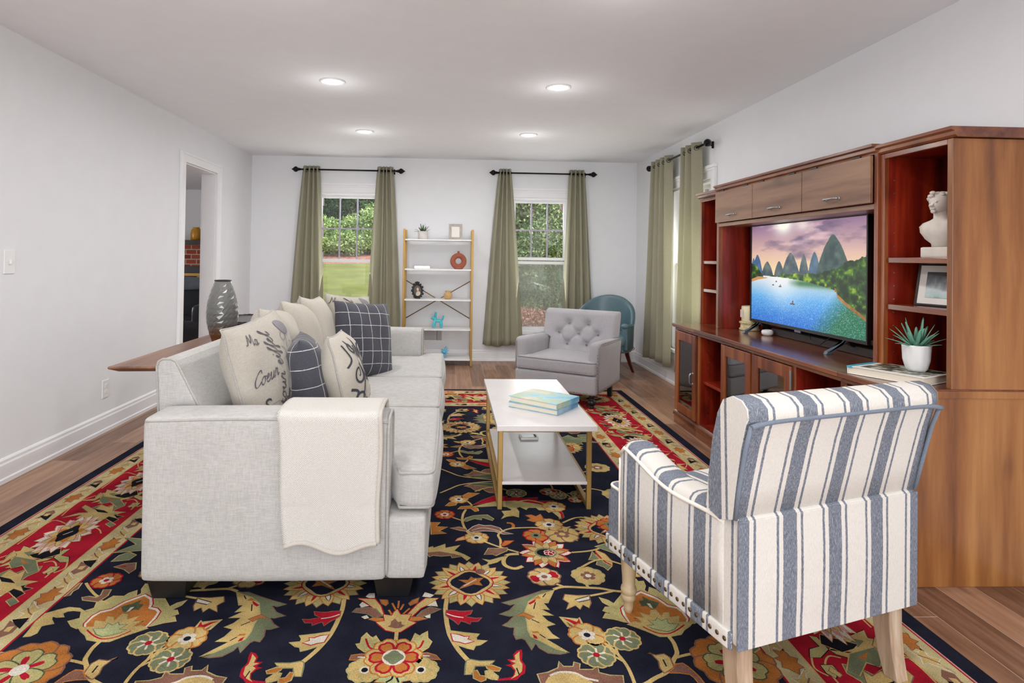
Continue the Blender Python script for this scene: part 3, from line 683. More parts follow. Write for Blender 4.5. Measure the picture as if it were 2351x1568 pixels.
# field motifs traced as one quarter and mirrored about both axes
RUG = json.loads('''[["s","q","G",16,[188,-1126,182,-1202,186,-1270,191,-1312,199,-1353,219,-1408,238,-1445,256,-1474]],["p","q","R","B",[186,-1212,216,-1214,230,-1219,254,-1219,277,-1213,268,-1233,248,-1246,267,-1255,285,-1260,307,-1256,293,-1275,269,-1275,267,-1290,250,-1277,234,-1272,227,-1292,213,-1270,194,-1252,185,-1239]],["s","q","W",5,[186,-1230,213,-1246,245,-1254]],["p","q","G","O",[198,-1325,246,-1338,296,-1346,282,-1360,285,-1376,318,-1379,294,-1397,278,-1401,272,-1420,253,-1412,221,-1394,204,-1375]],["p","q","W","R",[202,-1341,227,-1347,245,-1358,260,-1356,255,-1370,275,-1380,247,-1391,232,-1383,209,-1377]],["p","q","G","S",[251,-1473,261,-1468,290,-1476,338,-1475,325,-1485,313,-1495,275,-1495,269,-1512,261,-1531,244,-1533,247,-1494]],["p","q","U","O",[269,-1518,278,-1515,286,-1538,305,-1542,302,-1555,290,-1561,270,-1548]],["p","q","U","O",[308,-1495,327,-1495,352,-1509,346,-1518,325,-1516,312,-1505]],["p","q","G","O",[306,-1519,318,-1516,329,-1529,340,-1542,339,-1555,323,-1552,307,-1545]],["p","q","R",null,[427,-1422,427,-1444,421,-1473,430,-1497,424,-1531,410,-1540,396,-1558,378,-1558,340,-1560,339,-1552,369,-1548,386,-1543,393,-1520,384,-1503,368,-1494,388,-1488,375,-1468,397,-1467,396,-1447,409,-1429]],["p","q","G",null,[419,-1431,416,-1451,415,-1476,421,-1490,416,-1521,401,-1539,378,-1554,392,-1537,397,-1517,387,-1496,400,-1486,384,-1474,401,-1472,401,-1451]],["s","q","N",4,[401,-1507,403,-1520,406,-1537]],["p","q","S","B",[587,-1087,547,-1092,487,-1125,440,-1148,386,-1170,415,-1182,437,-1176,411,-1215,372,-1237,407,-1248,423,-1248,399,-1283,377,-1299,401,-1309,418,-1311,412,-1347,416,-1373,434,-1366,447,-1377,460,-1425,474,-1393,485,-1414,510,-1440,546,-1445,575,-1443,532,-1419,491,-1378,467,-1359,463,-1332,465,-1284,461,-1233,487,-1162,532,-1116]],["p","q","G","O",[590,-1087,550,-1172,534,-1172,549,-1213,518,-1208,558,-1247,517,-1243,532,-1278,555,-1295,522,-1307,535,-1348,556,-1368,512,-1371,536,-1401,575,-1443,541,-1422,491,-1378,467,-1359,462,-1324,465,-1284,461,-1233,487,-1162,525,-1125]],["p","q","U","B",[428,-1250,457,-1229,490,-1255,473,-1265,454,-1246]],["p","q","R",null,[480,-1173,514,-1144,505,-1166,487,-1181]],["p","q","R",null,[472,-1347,484,-1357,486,-1372,474,-1367]],["p","q","U",null,[471,-1332,493,-1332,498,-1352,492,-1342,474,-1341]],["p","q","U",null,[494,-1151,525,-1125,532,-1144,511,-1144]],["s","q","N",4,[508,-1167,496,-1208]],["s","q","N",4,[480,-1267,505,-1288]],["s","q","N",4,[496,-1348,512,-1367]],["s","q","N",4,[555,-1111,540,-1135]],["s","q","G",14,[588,-1085,630,-1068,709,-1074,764,-1079,811,-1095,843,-1102]],["s","q","G",11,[633,-1068,611,-1052,591,-1037]],["s","q","G",11,[724,-1071,720,-1048,717,-1028]],["f","q","m",62,[568,-996],1],["f","q","k",62,[743,-991],1],["p","q","G","B",[626,-1119,669,-1127,714,-1124,708,-1174,695,-1203,678,-1183,661,-1211,650,-1187,613,-1211,631,-1173,614,-1150]],["p","q","W","N",[657,-1155,712,-1132,710,-1151,666,-1165]],["s","q","G",11,[718,-1128,766,-1114,816,-1097]],["p","q","G","O",[580,-1256,642,-1270,646,-1258,649,-1286,653,-1323,629,-1328,599,-1306]],["p","q","R",null,[589,-1262,611,-1269,634,-1284,646,-1265,646,-1298,651,-1319,637,-1317,609,-1282]],["p","q","B",null,[598,-1281,626,-1320,604,-1306]],["f","q","g",58,[653,-1354],1],["s","q","G",11,[683,-1373,715,-1418,734,-1467,743,-1514,742,-1575,737,-1618]],["f","q","s",55,[766,-1374],1],["f","q","s",55,[660,-1452],1],["s","q","G",9,[741,-1396,731,-1425,730,-1450]],["s","q","G",9,[693,-1461,716,-1463,735,-1481]],["p","q","B","O",[462,-1535,494,-1529,529,-1510,537,-1481,544,-1504,576,-1505,583,-1485,597,-1492,591,-1518,632,-1519,649,-1506,647,-1532,679,-1545,715,-1545,702,-1617,471,-1613]],["p","q","G",null,[478,-1571,491,-1548,530,-1530,570,-1533,598,-1550,619,-1571,612,-1616,471,-1613]],["s","q","W",8,[497,-1542,531,-1527,575,-1532,601,-1553,638,-1566]],["p","q","O","G",[749,-1140,775,-1158,794,-1180,835,-1128,862,-1083,899,-1090,911,-1069,879,-1060,908,-1001,923,-1016,927,-1036,948,-1031,944,-1065,930,-1093,944,-1111,960,-1075,977,-1093,985,-1114,1023,-1112,1037,-1144,1060,-1144,1047,-1183,1078,-1204,1060,-1241,1090,-1257,1061,-1284,1037,-1296,1017,-1291,818,-1289,800,-1285,769,-1269,732,-1261,749,-1237,766,-1237,743,-1221,758,-1200,777,-1196,756,-1171]],["p","q","W","R",[916,-1100,941,-1122,964,-1145,981,-1176,986,-1189,1016,-1202,1029,-1228,1029,-1272,1017,-1295,812,-1293,806,-1244,810,-1207,829,-1188,855,-1180,858,-1163,879,-1124]],["p","q","U",null,[913,-1112,936,-1134,960,-1157,974,-1187,980,-1199,1010,-1212,1020,-1236,1021,-1274,1011,-1291,818,-1289,815,-1242,818,-1211,832,-1198,860,-1189,867,-1166,883,-1134]],["p","q","G","O",[806,-1298,836,-1287,860,-1293,858,-1270,840,-1262,876,-1266,871,-1234,900,-1255,916,-1223,930,-1219,937,-1259,955,-1238,971,-1234,965,-1264,1001,-1256,986,-1291,1039,-1292,1013,-1312,986,-1332,968,-1354,927,-1364,894,-1364,858,-1334]],["p","q","D",null,[888,-1164,907,-1160,911,-1133,922,-1147,930,-1160,950,-1169,960,-1177,937,-1207,920,-1211,906,-1194,889,-1198]],["p","q","W",null,[913,-1177,925,-1181,925,-1211,916,-1202]],["p","q","L","S",[886,-1278,910,-1282,920,-1267,931,-1283,952,-1271,947,-1298,982,-1300,955,-1328,929,-1339,906,-1331,884,-1320,872,-1308,899,-1305]],["s","q","R",5,[854,-1312,878,-1338,904,-1351,932,-1350,965,-1332,1000,-1305]],["s","q","G",14,[924,-1364,928,-1396,924,-1429,917,-1452,895,-1481,878,-1508,851,-1535,811,-1557,782,-1576,747,-1596]],["s","q","G",11,[909,-1468,959,-1453,1015,-1447]],["p","q","G","B",[824,-1441,847,-1458,876,-1452,887,-1468,885,-1496,883,-1511,857,-1529,847,-1535,842,-1514,849,-1483,839,-1454]],["s","q","N",5,[864,-1477,863,-1508]],["p","q","B","U",[861,-1535,880,-1520,897,-1499,919,-1496,927,-1509,935,-1527,944,-1554,948,-1579,934,-1579,931,-1559,922,-1542,893,-1535]],["f","q","u",125,[1084,-1493],1],["p","q","S","G",[1158,-1426,1184,-1416,1213,-1413,1201,-1430,1166,-1449,1153,-1439]],["p","q","G","O",[-1179,-1338,-1184,-1307,-1202,-1257,-1194,-1214,-1166,-1195,-1138,-1180,-1099,-1186,-1061,-1206,-1108,-1196,-1128,-1200,-1139,-1215,-1121,-1235,-1141,-1234,-1161,-1229,-1155,-1248,-1131,-1272,-1153,-1276,-1164,-1285,-1153,-1321,-1163,-1334]],["f","q","r",50,[-1108,-1006],1],["p","q","B","O",[-1129,-1118,-1111,-1113,-1078,-1121,-1071,-1103,-1081,-1070,-1056,-1070,-1047,-1108,-1053,-1130,-1058,-1145,-1096,-1137,-1116,-1134]],["s","q","G",10,[-1174,-1023,-1141,-1058,-1099,-1097,-1077,-1113]],["s","q","G",9,[-1052,-1140,-1013,-1156]],["f","q","k",85,[-1180,-919],1],["p","q","B","O",[-1134,-907,-1105,-887,-1066,-878,-1044,-927,-1049,-955,-1084,-926]],["p","q","R",null,[-1126,-903,-1094,-900,-1086,-910]],["p","q","B","O",[-1214,-1112,-1201,-1079,-1199,-1068,-1199,-1023,-1190,-1023,-1181,-1063,-1189,-1079,-1183,-1104]],["p","q","S","G",[-1167,-867,-1162,-819,-1139,-791,-1098,-816,-1106,-854,-1140,-860]],["f","q","S",155,[275,-1035],1],["f","q","S",155,[926,-595],1],["f","q","L",112,[603,-810],1.12],["f","q","g",50,[316,-674],1],["p","q","G","R",[221,-704,232,-681,258,-662,279,-666,279,-685,250,-696]],["f","q","w",55,[585,-653],1],["f","q","g",60,[662,-548],1],["f","q","b",75,[706,-642],1],["p","q","G","O",[629,-699,647,-661,670,-676,651,-699]],["p","q","G","O",[759,-565,725,-581,693,-589,720,-606]],["p","q","G","O",[743,-661,762,-707,739,-696,720,-684]],["p","q","U","B",[564,-447,593,-443,614,-461,638,-434,643,-479,646,-509,622,-509,594,-518,565,-500,588,-479]],["s","q","U",14,[465,-528,487,-534,494,-560,486,-580]],["p","q","R","B",[311,-329,364,-269,432,-213,434,-239,500,-218,493,-249,583,-207,569,-249,657,-234,645,-280,730,-280,714,-320,774,-354,727,-364,750,-416,747,-470,722,-497,732,-425,711,-359,643,-320,532,-280,426,-290,362,-310]],["p","q","O","G",[315,-349,426,-290,532,-280,643,-320,711,-359,734,-434,726,-497,725,-461,703,-406,685,-416,674,-388,641,-387,629,-359,588,-359,577,-383,548,-349,504,-378,483,-349,422,-339,339,-349]],["p","q","G","O",[455,-401,498,-396,527,-354,535,-406,526,-469,504,-451,468,-460,446,-487,465,-442]],["s","q","G",10,[309,-334,296,-300,276,-269]],["s","q","G",12,[277,-382,262,-433,256,-503,264,-571,281,-627,305,-663]],["p","q","U","G",[237,-377,253,-348,303,-339,334,-368,337,-396,324,-405,302,-368,261,-372]],["f","q","r",45,[172,-437],1],["s","q","G",9,[196,-459,227,-482,254,-503]],["p","q","S","G",[262,-512,274,-477,314,-451,378,-442,406,-487,401,-504,353,-469,347,-495,313,-482,273,-512]],["p","q","B","G",[200,-579,241,-571,271,-591,274,-612,244,-603]],["p","q","B","W",[282,-604,306,-567,333,-546,359,-559,386,-555,426,-580,441,-620,483,-640,439,-640,401,-612,352,-608,315,-612,292,-624]],["s","q","W",4,[297,-604,343,-580,391,-592,430,-620]],["s","q","G",11,[336,-697,370,-727,407,-756,447,-781,489,-806]],["s","q","G",11,[416,-756,421,-698,416,-644,458,-596,516,-580,611,-581,665,-622]],["p","q","U","R",[422,-742,440,-705,480,-702,452,-735,428,-753]],["p","q","B","O",[343,-825,364,-770,398,-774,445,-767,439,-792,413,-812,390,-832,377,-819]],["s","q","G",18,[488,-820,442,-826,420,-866,422,-911,457,-936,493,-918]],["p","q","G","O",[334,-859,363,-872,416,-846,435,-833,389,-885,362,-898,348,-907,359,-885]],["p","q","G","O",[98,-768,125,-754,129,-768,178,-733,178,-769,241,-744,213,-790,257,-825,280,-852,269,-871,250,-838,213,-817,99,-806]],["p","q","B","O",[99,-806,154,-796,213,-817,250,-838,206,-848,202,-828,161,-834,127,-827,114,-840]],["p","q","U","G",[108,-520,150,-524,132,-566,185,-571,148,-607,181,-631,115,-642]],["s","q","G",11,[716,-808,769,-801,819,-787,878,-752]],["p","q","G","U",[822,-787,852,-822,866,-883,860,-915,836,-882,819,-829]],["p","q","S","G",[805,-801,812,-842,832,-895,855,-921,830,-952,824,-927,798,-908,812,-869,774,-869,791,-842]],["s","q","R",7,[817,-808,836,-882,856,-908]],["f","q","g",45,[243,-259],1],["p","q","U","O",[252,-228,296,-175,352,-181,307,-228,281,-254]],["p","q","U","O",[176,-339,196,-299,238,-289,225,-329,196,-339]],["s","q","G",10,[145,-177,197,-122,255,-65,355,-30,471,-8]],["p","q","B","O",[277,-83,314,-51,375,-77,445,-99,439,-182,409,-172,393,-155,373,-122,354,-150,328,-133,312,-100]],["p","q","D","O",[295,-65,355,-42,450,-42,445,-99,375,-77]],["f","q","m",45,[725,-161],1],["f","q","s",40,[767,-215],1],["f","q","s",40,[880,-193],1],["f","q","m",35,[848,-262],1],["s","q","G",9,[725,-133,769,-133,805,-177,834,-246]],["s","q","G",8,[790,-139,785,-188]],["s","q","G",8,[821,-183,868,-188]],["s","q","G",10,[471,-8,608,-13,740,-41,754,-122]],["p","c","W",null,[84,-1128,93,-1099,113,-1110,128,-1118,114,-1134]],["p","c","W",null,[-123,-1126,-113,-1104,-92,-1104,-88,-1134,-109,-1135]],["p","c","G","R",[37,-1236,70,-1175,97,-1139,144,-1138,115,-1172,82,-1199,54,-1246]],["p","c","G","R",[-45,-1235,-61,-1184,-87,-1141,-150,-1138,-127,-1151,-103,-1176,-79,-1204,-50,-1241]],["p","c","B","S",[70,-1250,89,-1216,116,-1193,153,-1207,125,-1224,106,-1237,79,-1256]],["p","c","B","S",[-156,-1217,-145,-1200,-105,-1194,-77,-1204,-48,-1245,-77,-1248,-104,-1227]],["p","c","W",null,[103,-1186,134,-1154,143,-1190,120,-1186]],["p","c","W",null,[98,-1247,118,-1234,118,-1257,106,-1256]],["p","c","W",null,[-138,-1176,-130,-1158,-102,-1183,-129,-1193]],["p","c","W",null,[-121,-1247,-103,-1237,-92,-1254,-107,-1260]],["p","c","U","B",[38,-1272,48,-1252,78,-1250,107,-1260,75,-1270]],["p","c","U","B",[-93,-1260,-77,-1251,-44,-1258,-37,-1271,-66,-1271]],["p","c","U","B",[39,-1171,52,-1150,72,-1135,67,-1164,43,-1182]],["p","c","U","B",[-68,-1145,-42,-1149,-38,-1170,-43,-1182,-57,-1170]],["s","c","U",7,[-22,-1167,-5,-1209]],["s","c","U",7,[1,-1153,2,-1198]],["s","c","U",7,[20,-1174,11,-1209]],["s","c","U",7,[43,-1199,21,-1236]],["s","c","U",7,[-30,-1208,-15,-1239]],["p","c","G","R",[0,-1205,13,-1236,51,-1236,42,-1269,70,-1282,48,-1303,21,-1331,-2,-1330,-28,-1321,-56,-1289,-66,-1277,-37,-1271,-45,-1235,-16,-1242,-9,-1219]],["p","c","B",null,[-3,-1258,9,-1278,20,-1275,22,-1291,34,-1297,20,-1309,4,-1312,-24,-1302,-15,-1293,-15,-1274]],["s","c","G",13,[9,-1330,10,-1363,10,-1392]],["p","c","O","G",[57,-1428,57,-1398,66,-1370,72,-1340,86,-1355,95,-1346,109,-1329,111,-1364,125,-1382,115,-1410,95,-1429,78,-1437]],["p","c","O","G",[-34,-1427,-36,-1394,-60,-1350,-66,-1362,-79,-1353,-89,-1335,-100,-1358,-100,-1387,-114,-1390,-104,-1407,-83,-1426,-58,-1437]],["s","c","R",7,[64,-1420,69,-1390]],["s","c","R",7,[67,-1415,89,-1410,100,-1376]],["s","c","R",7,[-42,-1419,-55,-1388]],["s","c","R",7,[-48,-1419,-71,-1407,-88,-1364]],["p","c","B","U",[76,-1442,114,-1437,141,-1449,156,-1467,126,-1463,81,-1458]],["p","c","B","U",[-124,-1463,-121,-1445,-92,-1440,-63,-1443,-56,-1464,-88,-1465]],["s","c","W",5,[80,-1449,123,-1450]],["s","c","W",5,[-101,-1452,-61,-1455]],["f","c","y",50,[-71,-1510],1],["f","c","y",50,[98,-1512],1],["f","c","c",88,[11,-1455],1],["p","c","L","U",[15,-1516,33,-1524,48,-1541,68,-1555,44,-1559,34,-1594,11,-1594,-6,-1563,-33,-1561,-16,-1535]],["s","c","N",6,[14,-1518,15,-1547,-2,-1563]],["s","c","N",6,[17,-1521,28,-1543,36,-1564]]]''')
def inside(p, mrg=.0): return abs(p[0]) < RHX-.645+mrg and abs(p[1]) < RHY-.645+mrg
def clampf(p): return (max(-RHX+.645, min(RHX-.645, p[0])), max(-RHY+.645, min(RHY-.645, p[1])))
for ri, it in enumerate(RUG):
    zrank = {'s': 0, 'p': 1, 'f': 2}[it[0]]
    raw = [(it[4][i]/1000, it[4][i+1]/1000) for i in range(0, len(it[4]), 2)]
    if it[1] == 'q':
        mx = sum(p[0] for p in raw)/len(raw); base = [(p[0]*(1 if mx > 0 else -1), p[1]) for p in raw]; vars_ = [(1, 1), (-1, 1), (1, -1), (-1, -1)]
    else: base = [(p[0]+.012, p[1]) for p in raw]; vars_ = [(1, 1), (1, -1)]
    for a, b in vars_:
        pts = [(p[0]*a, p[1]*b) for p in base]
        if not any(inside(p) for p in pts): continue
        R_.z = RT+3e-4+ri*8e-6
        if it[0] == 'p': R_.op([clampf(p) for p in pts], it[2], it[3], .0045)
        elif it[0] == 's': R_.stroke([clampf(p) for p in (smooth_path(pts) if len(pts) > 2 else pts)], it[3]/1000, it[2])
        elif inside(pts[0], -.04): flower(it[2], pts[0], it[3]/1000, a, b, it[5])
# a few scattered sprigs fill the middle of the field
rr = random.Random(5); R_.z = RT+1.5e-3
for (x, y, typ, r) in ((.95, -.55, 'w', .06), (.72, -.35, 'g', .055), (1.08, -.2, 'k', .07), (.55, -.18, 's', .05), (.95, -.95, 'm', .055)):
    for a in (1, -1):
        for b in (1, -1):
            R_.stroke(smooth_path([(a*x, b*y), (a*(x-.12), b*(y+.08)), (a*(x-.22), b*(y+.02))]), .011, 'G'); flower(typ, (a*x, b*y), r, a, b)
for (x, y) in ((1.02, -.74),):
    for a in (1, -1):
        for b in (1, -1): R_.op([(a*(x+px*1.2), b*(y+py*1.2)) for px, py in SLF], 'S', 'G', .005)
bm = B(); softbox(bm, (RHX, RHY, RT/2-.0002), .005, n=6, c=(0, 0, RT/2-.0001))
rug = obj('rug', bm, [rugmat(k) for k in RKEYS], None); rug.location = (RX, RY, 0)
tag(rug, 'large navy and red floral oriental rug under the sofa and coffee table', 'rug')
me = bpy.data.meshes.new('pile'); me.from_pydata(R_.v, [], R_.f)
for i, p in enumerate(me.polygons): p.material_index = R_.m[i]
pile = bpy.data.objects.new('pattern_pile', me); COL.objects.link(pile); pile.parent = rug
for mm in rug.data.materials: me.materials.append(mm)
# ---------------------------------------------------------------- sofa
sofa = thing('sofa', 'long oatmeal linen three-seat sofa with its back to the left wall', 'sofa', (-.58, 3.52, RT))
def sofa_arm(y0, y1, nm='arm'):
    bm = B(); hx, hy = .435, (y1-y0)/2
    def fn(q, p):
        if p[2] > 0: q.y *= 1.0
        return q
    softbox(bm, (hx, hy, .292), .022, (.004, .006, .014), 14, (-.65, (y0+y1)/2, .382), fn)
    a = objw(nm, bm, 'sofa', sofa)
    bm = B()
    tube(bm, [(-.213, (y0+y1)/2+p[0], .382+p[1]) for p in rrect(hy-.006, .289, .05, 6)], .0055, 8, True)
    yo = y0 if y0 < 3 else y1
    tube(bm, [(-1.075+.86*k/20, yo+(.004 if y0 < 3 else -.004), .66+.010*sin(pi*k/20)) for k in range(21)], .004, 6)
    objw('piping', bm, 'sofa_pipe', a); a_loc = a.children[0]; return a
sofa_arm(2.135, 2.325); sofa_arm(4.725, 4.915)
bm = B(); softbox(bm, (.42, 1.20, .116), .015, n=8, c=(-.63, 3.525, .205)); softbox(bm, (.075, 1.38, .116), .022, (.006, 0, 0), n=10, c=(-.145, 3.525, .205)); objw('seat_base', bm, 'sofa', sofa)
bm = B(); prof = [(-.80, .09), (-.80, .42), (-.86, .46), (-.965, .64), (-1.055, .815), (-1.068, .838), (-1.085, .846), (-1.118, .846), (-1.134, .836), (-1.14, .815), (-1.10, .09)]
prism(bm, prof, 'y', 2.345, 4.71); objw('back', bm, 'sofa', sofa, bevel=.012, seg=3)
for yy in (2.349, 4.706): objw('back_piping', tube(B(), [(x, yy, z) for x, z in prof[1:]], .005, 6), 'sofa_pipe', sofa)
def dense(pts, d=.012):
    o = []
    for i, a in enumerate(pts):
        b = pts[(i+1) % len(pts)]; k = max(1, int(math.hypot(b[0]-a[0], b[1]-a[1])/d)); o += [(a[0]+(b[0]-a[0])*j/k, a[1]+(b[1]-a[1])*j/k) for j in range(k)]
    return o
def seat_cushion(y0, y1, e0=0, e1=0):
    cx, hx = -.425, .385; bm = B()
    def fn(q, p):
        wx = cx+q.x; s = max(0, min(1, (wx+.205)/.03))
        if p[1] < 0 and e0: q.y -= e0*s*(-p[1])
        if p[1] > 0 and e1: q.y += e1*s*p[1]
        return q
    softbox(bm, (hx, (y1-y0)/2-.003, .072), .035, (.022, .006, .020), 18, (cx, (y0+y1)/2, .400), fn)
    c = objw('seat_cushion', bm, 'cushion' if 0 else 'sofa', sofa); bm = B()
    for z in (.4625, .3375):
        pts = []; hy = (y1-y0)/2-.0125
        for x, y in dense(rrect(hx-.0095, hy, .026, 5)):
            wx = cx+x; s = max(0, min(1, (wx+.205)/.03)); bx_ = .005*(1-min(1, abs(y/hy))**2) if x > .3 else 0; by_ = .0015*(1-(x/hx)**2)*(1 if y > 0 else -1) if abs(y) > hy-.02 else 0
            pts.append((wx+bx_, (y0+y1)/2+y+by_+(-e0*s*min(1, -y/hy) if y < 0 else e1*s*min(1, y/hy)), z))
        tube(bm, pts, .0055, 8, True)
    objw('welt_cord', bm, 'sofa_pipe', c)
seat_cushion(2.33, 3.13, .16, 0); seat_cushion(3.13, 3.90); seat_cushion(3.90, 4.72, 0, .16)
for x, y in ((-1.0, 2.235), (-.19, 2.235), (-1.0, 4.82), (-.19, 4.82)):
    bm = B(); loft(bm, [[(x+sx*h, y+s2*h, z) for sx, s2 in ((-1, -1), (1, -1), (1, 1), (-1, 1))] for z, h in ((RT, .058), (.096, .074))], smooth=False); objw('leg', bm, 'black', sofa, bevel=.004)
# ---------------------------------------------------------------- pillows
def pillow_fn(w, h, t, pinch=.07, seed=0, wr=.006):
    r = random.Random(seed); ph = [r.uniform(0, 6.28) for _ in range(6)]; fr = [r.uniform(3, 6) for _ in range(6)]
    def P(u, v, side, off=0.0):
        x = u*w/2*(1-pinch*(1-v*v)*abs(u)); z = v*h/2*(1-pinch*(1-u*u)*abs(v))
        k = (max(0, 1-abs(u)**3.2)*max(0, 1-abs(v)**3.2))**.55
        rip = wr*k*(sin(fr[0]*u+fr[1]*v+ph[0])+.6*sin(fr[2]*u*1.7-fr[3]*v*1.3+ph[1])); seam = wr*1.2*(abs(u*v)**2)*sin(9*(u-v)+ph[2])*(1-k)
        return Vector((x, side*(t/2*k+off+rip)+seam, z))
    return P
def pillow(name, label, w, h, t, loc, rz, tilt, roll, mt, pipe=None, pinch=.07, seed=0, group=None, n=22, cat='pillow', sag=0):
    """front face looks along local -Y; rz turns it, tilt leans it back, roll spins it in its own plane"""
    P = pillow_fn(w, h, t, pinch, seed); bm = B()
    for side in (-1, 1):
        f = (lambda a, b, s=side: P(sin(pi/2*(2*a-1)), sin(pi/2*(2*b-1)), s))
        grid(bm, f, n, n, uv=lambda a, b: (sin(pi/2*(2*a-1))*w/2, sin(pi/2*(2*b-1))*h/2))
    bmesh.ops.remove_doubles(bm, verts=bm.verts, dist=2e-4)
    o = obj(name, bm, mt); tag(o, label, cat, group or {'script_pillow': 'script print pillows on the sofa', 'check_pillow': 'charcoal check pillows on the sofa', 'back_pillow': 'beige cushions along the sofa back'}.get(name))
    o.matrix_world = Matrix.Translation(loc) @ Matrix.Rotation(rad(rz), 4, 'Z') @ Matrix.Rotation(rad(tilt), 4, 'X') @ Matrix.Rotation(rad(roll), 4, 'Y')
    if pipe:
        e = []
        for i in range(96):
            s = i/96*4; k = int(s); q = sin(pi/2*(2*(s-k)-1)); e.append(P(*((q, -1), (1, q), (-q, 1), (-1, -q))[k], 0))
        obj('piping', tube(B(), e, .0045, 6, True), pipe, o)
    return o, P, (w, h)
def decal_polys(P, wh, vs_, fs, name, mt, parent, mapf, off=.0025, side=-1):
    """wrap a flat print (pillow-face metres) onto the pillow's front"""
    bm = B(); w, h = wh
    vv = [bm.verts.new((*mapf(x, y), 0)) for x, y in vs_]
    for f in fs:
        try: bm.faces.new([vv[i] for i in f])
        except ValueError: pass
    bmesh.ops.triangulate(bm, faces=bm.faces)
    for _ in range(2):
        ed = [e for e in bm.edges if e.calc_length() > .02]
        if ed: bmesh.ops.subdivide_edges(bm, edges=ed, cuts=1); bmesh.ops.triangulate(bm, faces=bm.faces)
    for v in bm.verts:
        u, q = max(-.985, min(.985, v.co.x/(w/2))), max(-.985, min(.985, v.co.y/(h/2))); v.co = P(u, q, side, off)
    return obj(name, bm, mt, parent, normals=False)
def ribbon(pts, w):
    L = []; n = len(pts)
    for i in range(n):
        a, b = pts[max(i-1, 0)], pts[min(i+1, n-1)]; dx, dy = b[0]-a[0], b[1]-a[1]; l = math.hypot(dx, dy) or 1
        ww = w[i] if isinstance(w, list) else w; L.append(((pts[i][0]-dy/l*ww/2, pts[i][1]+dx/l*ww/2), (pts[i][0]+dy/l*ww/2, pts[i][1]-dx/l*ww/2)))
    v = [p for ab in L for p in ab]; return v, [(2*i, 2*i+1, 2*i+3, 2*i+2) for i in range(n-1)]
CURS = {'o': ([[(.75, .75), (.4, 1), (.1, .6), (.2, .1), (.5, 0), (.75, .4), (.65, .9), (1.0, .8)]], 1.0), 't': ([[(0, .5), (.35, 1.7), (.3, .3), (.5, 0), (.85, .35)], [(.0, 1.15), (.7, 1.2)]], .8),
        'u': ([[(0, .5), (.2, 1), (.2, .2), (.4, 0), (.7, .3), (.8, 1), (.8, .2), (1, 0), (1.2, .3)]], 1.15), 'r': ([[(0, .4), (.25, 1.1), (.35, .9), (.6, .95), (.55, .3), (.7, 0), (.95, .3)]], .9),
        'e': ([[(0, .4), (.4, .6), (.5, .9), (.3, 1), (.1, .6), (.2, .1), (.5, 0), (.85, .35)]], .8), 'i': ([[(0, .4), (.25, 1), (.22, .2), (.4, 0), (.65, .35)], [(.28, 1.38), (.36, 1.55)]], .62),
        'f': ([[(0, .4), (.5, 1.6), (.6, 2), (.4, 1.9), (.3, .8), (.2, -.8), (.4, -.7), (.4, 0), (.75, .35)]], .72), 'l': ([[(0, .4), (.5, 1.6), (.5, 2), (.3, 1.8), (.25, .2), (.45, 0), (.75, .35)]], .7),
        'n': ([[(0, .4), (.2, 1), (.2, 0), (.3, .7), (.6, 1), (.75, .8), (.72, .2), (.9, 0), (1.1, .35)]], 1.05), 'd': ([[(.75, .8), (.4, 1), (.1, .5), (.3, 0), (.6, .3), (.9, 2), (.78, .2), (.95, 0), (1.15, .35)]], 1.1),
        'a': ([[(.75, .8), (.4, 1), (.1, .5), (.3, 0), (.6, .3), (.78, 1), (.74, .2), (.9, 0), (1.1, .35)]], 1.05), 'm': ([[(0, .4), (.2, 1), (.2, 0), (.3, .7), (.55, 1), (.68, .7), (.66, 0), (.78, .7), (1.05, 1), (1.2, .8), (1.17, .2), (1.35, 0), (1.55, .35)]], 1.5),
        'C': ([[(1.1, 1.5), (.8, 2), (.3, 1.6), (.1, .7), (.4, 0), (.9, .2), (1.15, .5)]], 1.15), 'M': ([[(-.2, .1), (.1, .2), (.35, 1.9), (.7, .4), (1.2, 2), (1.3, .1), (1.6, .3)]], 1.6), 'c': ([[(.65, .8), (.4, 1), (.1, .6), (.2, .1), (.5, 0), (.85, .3)]], .8)}
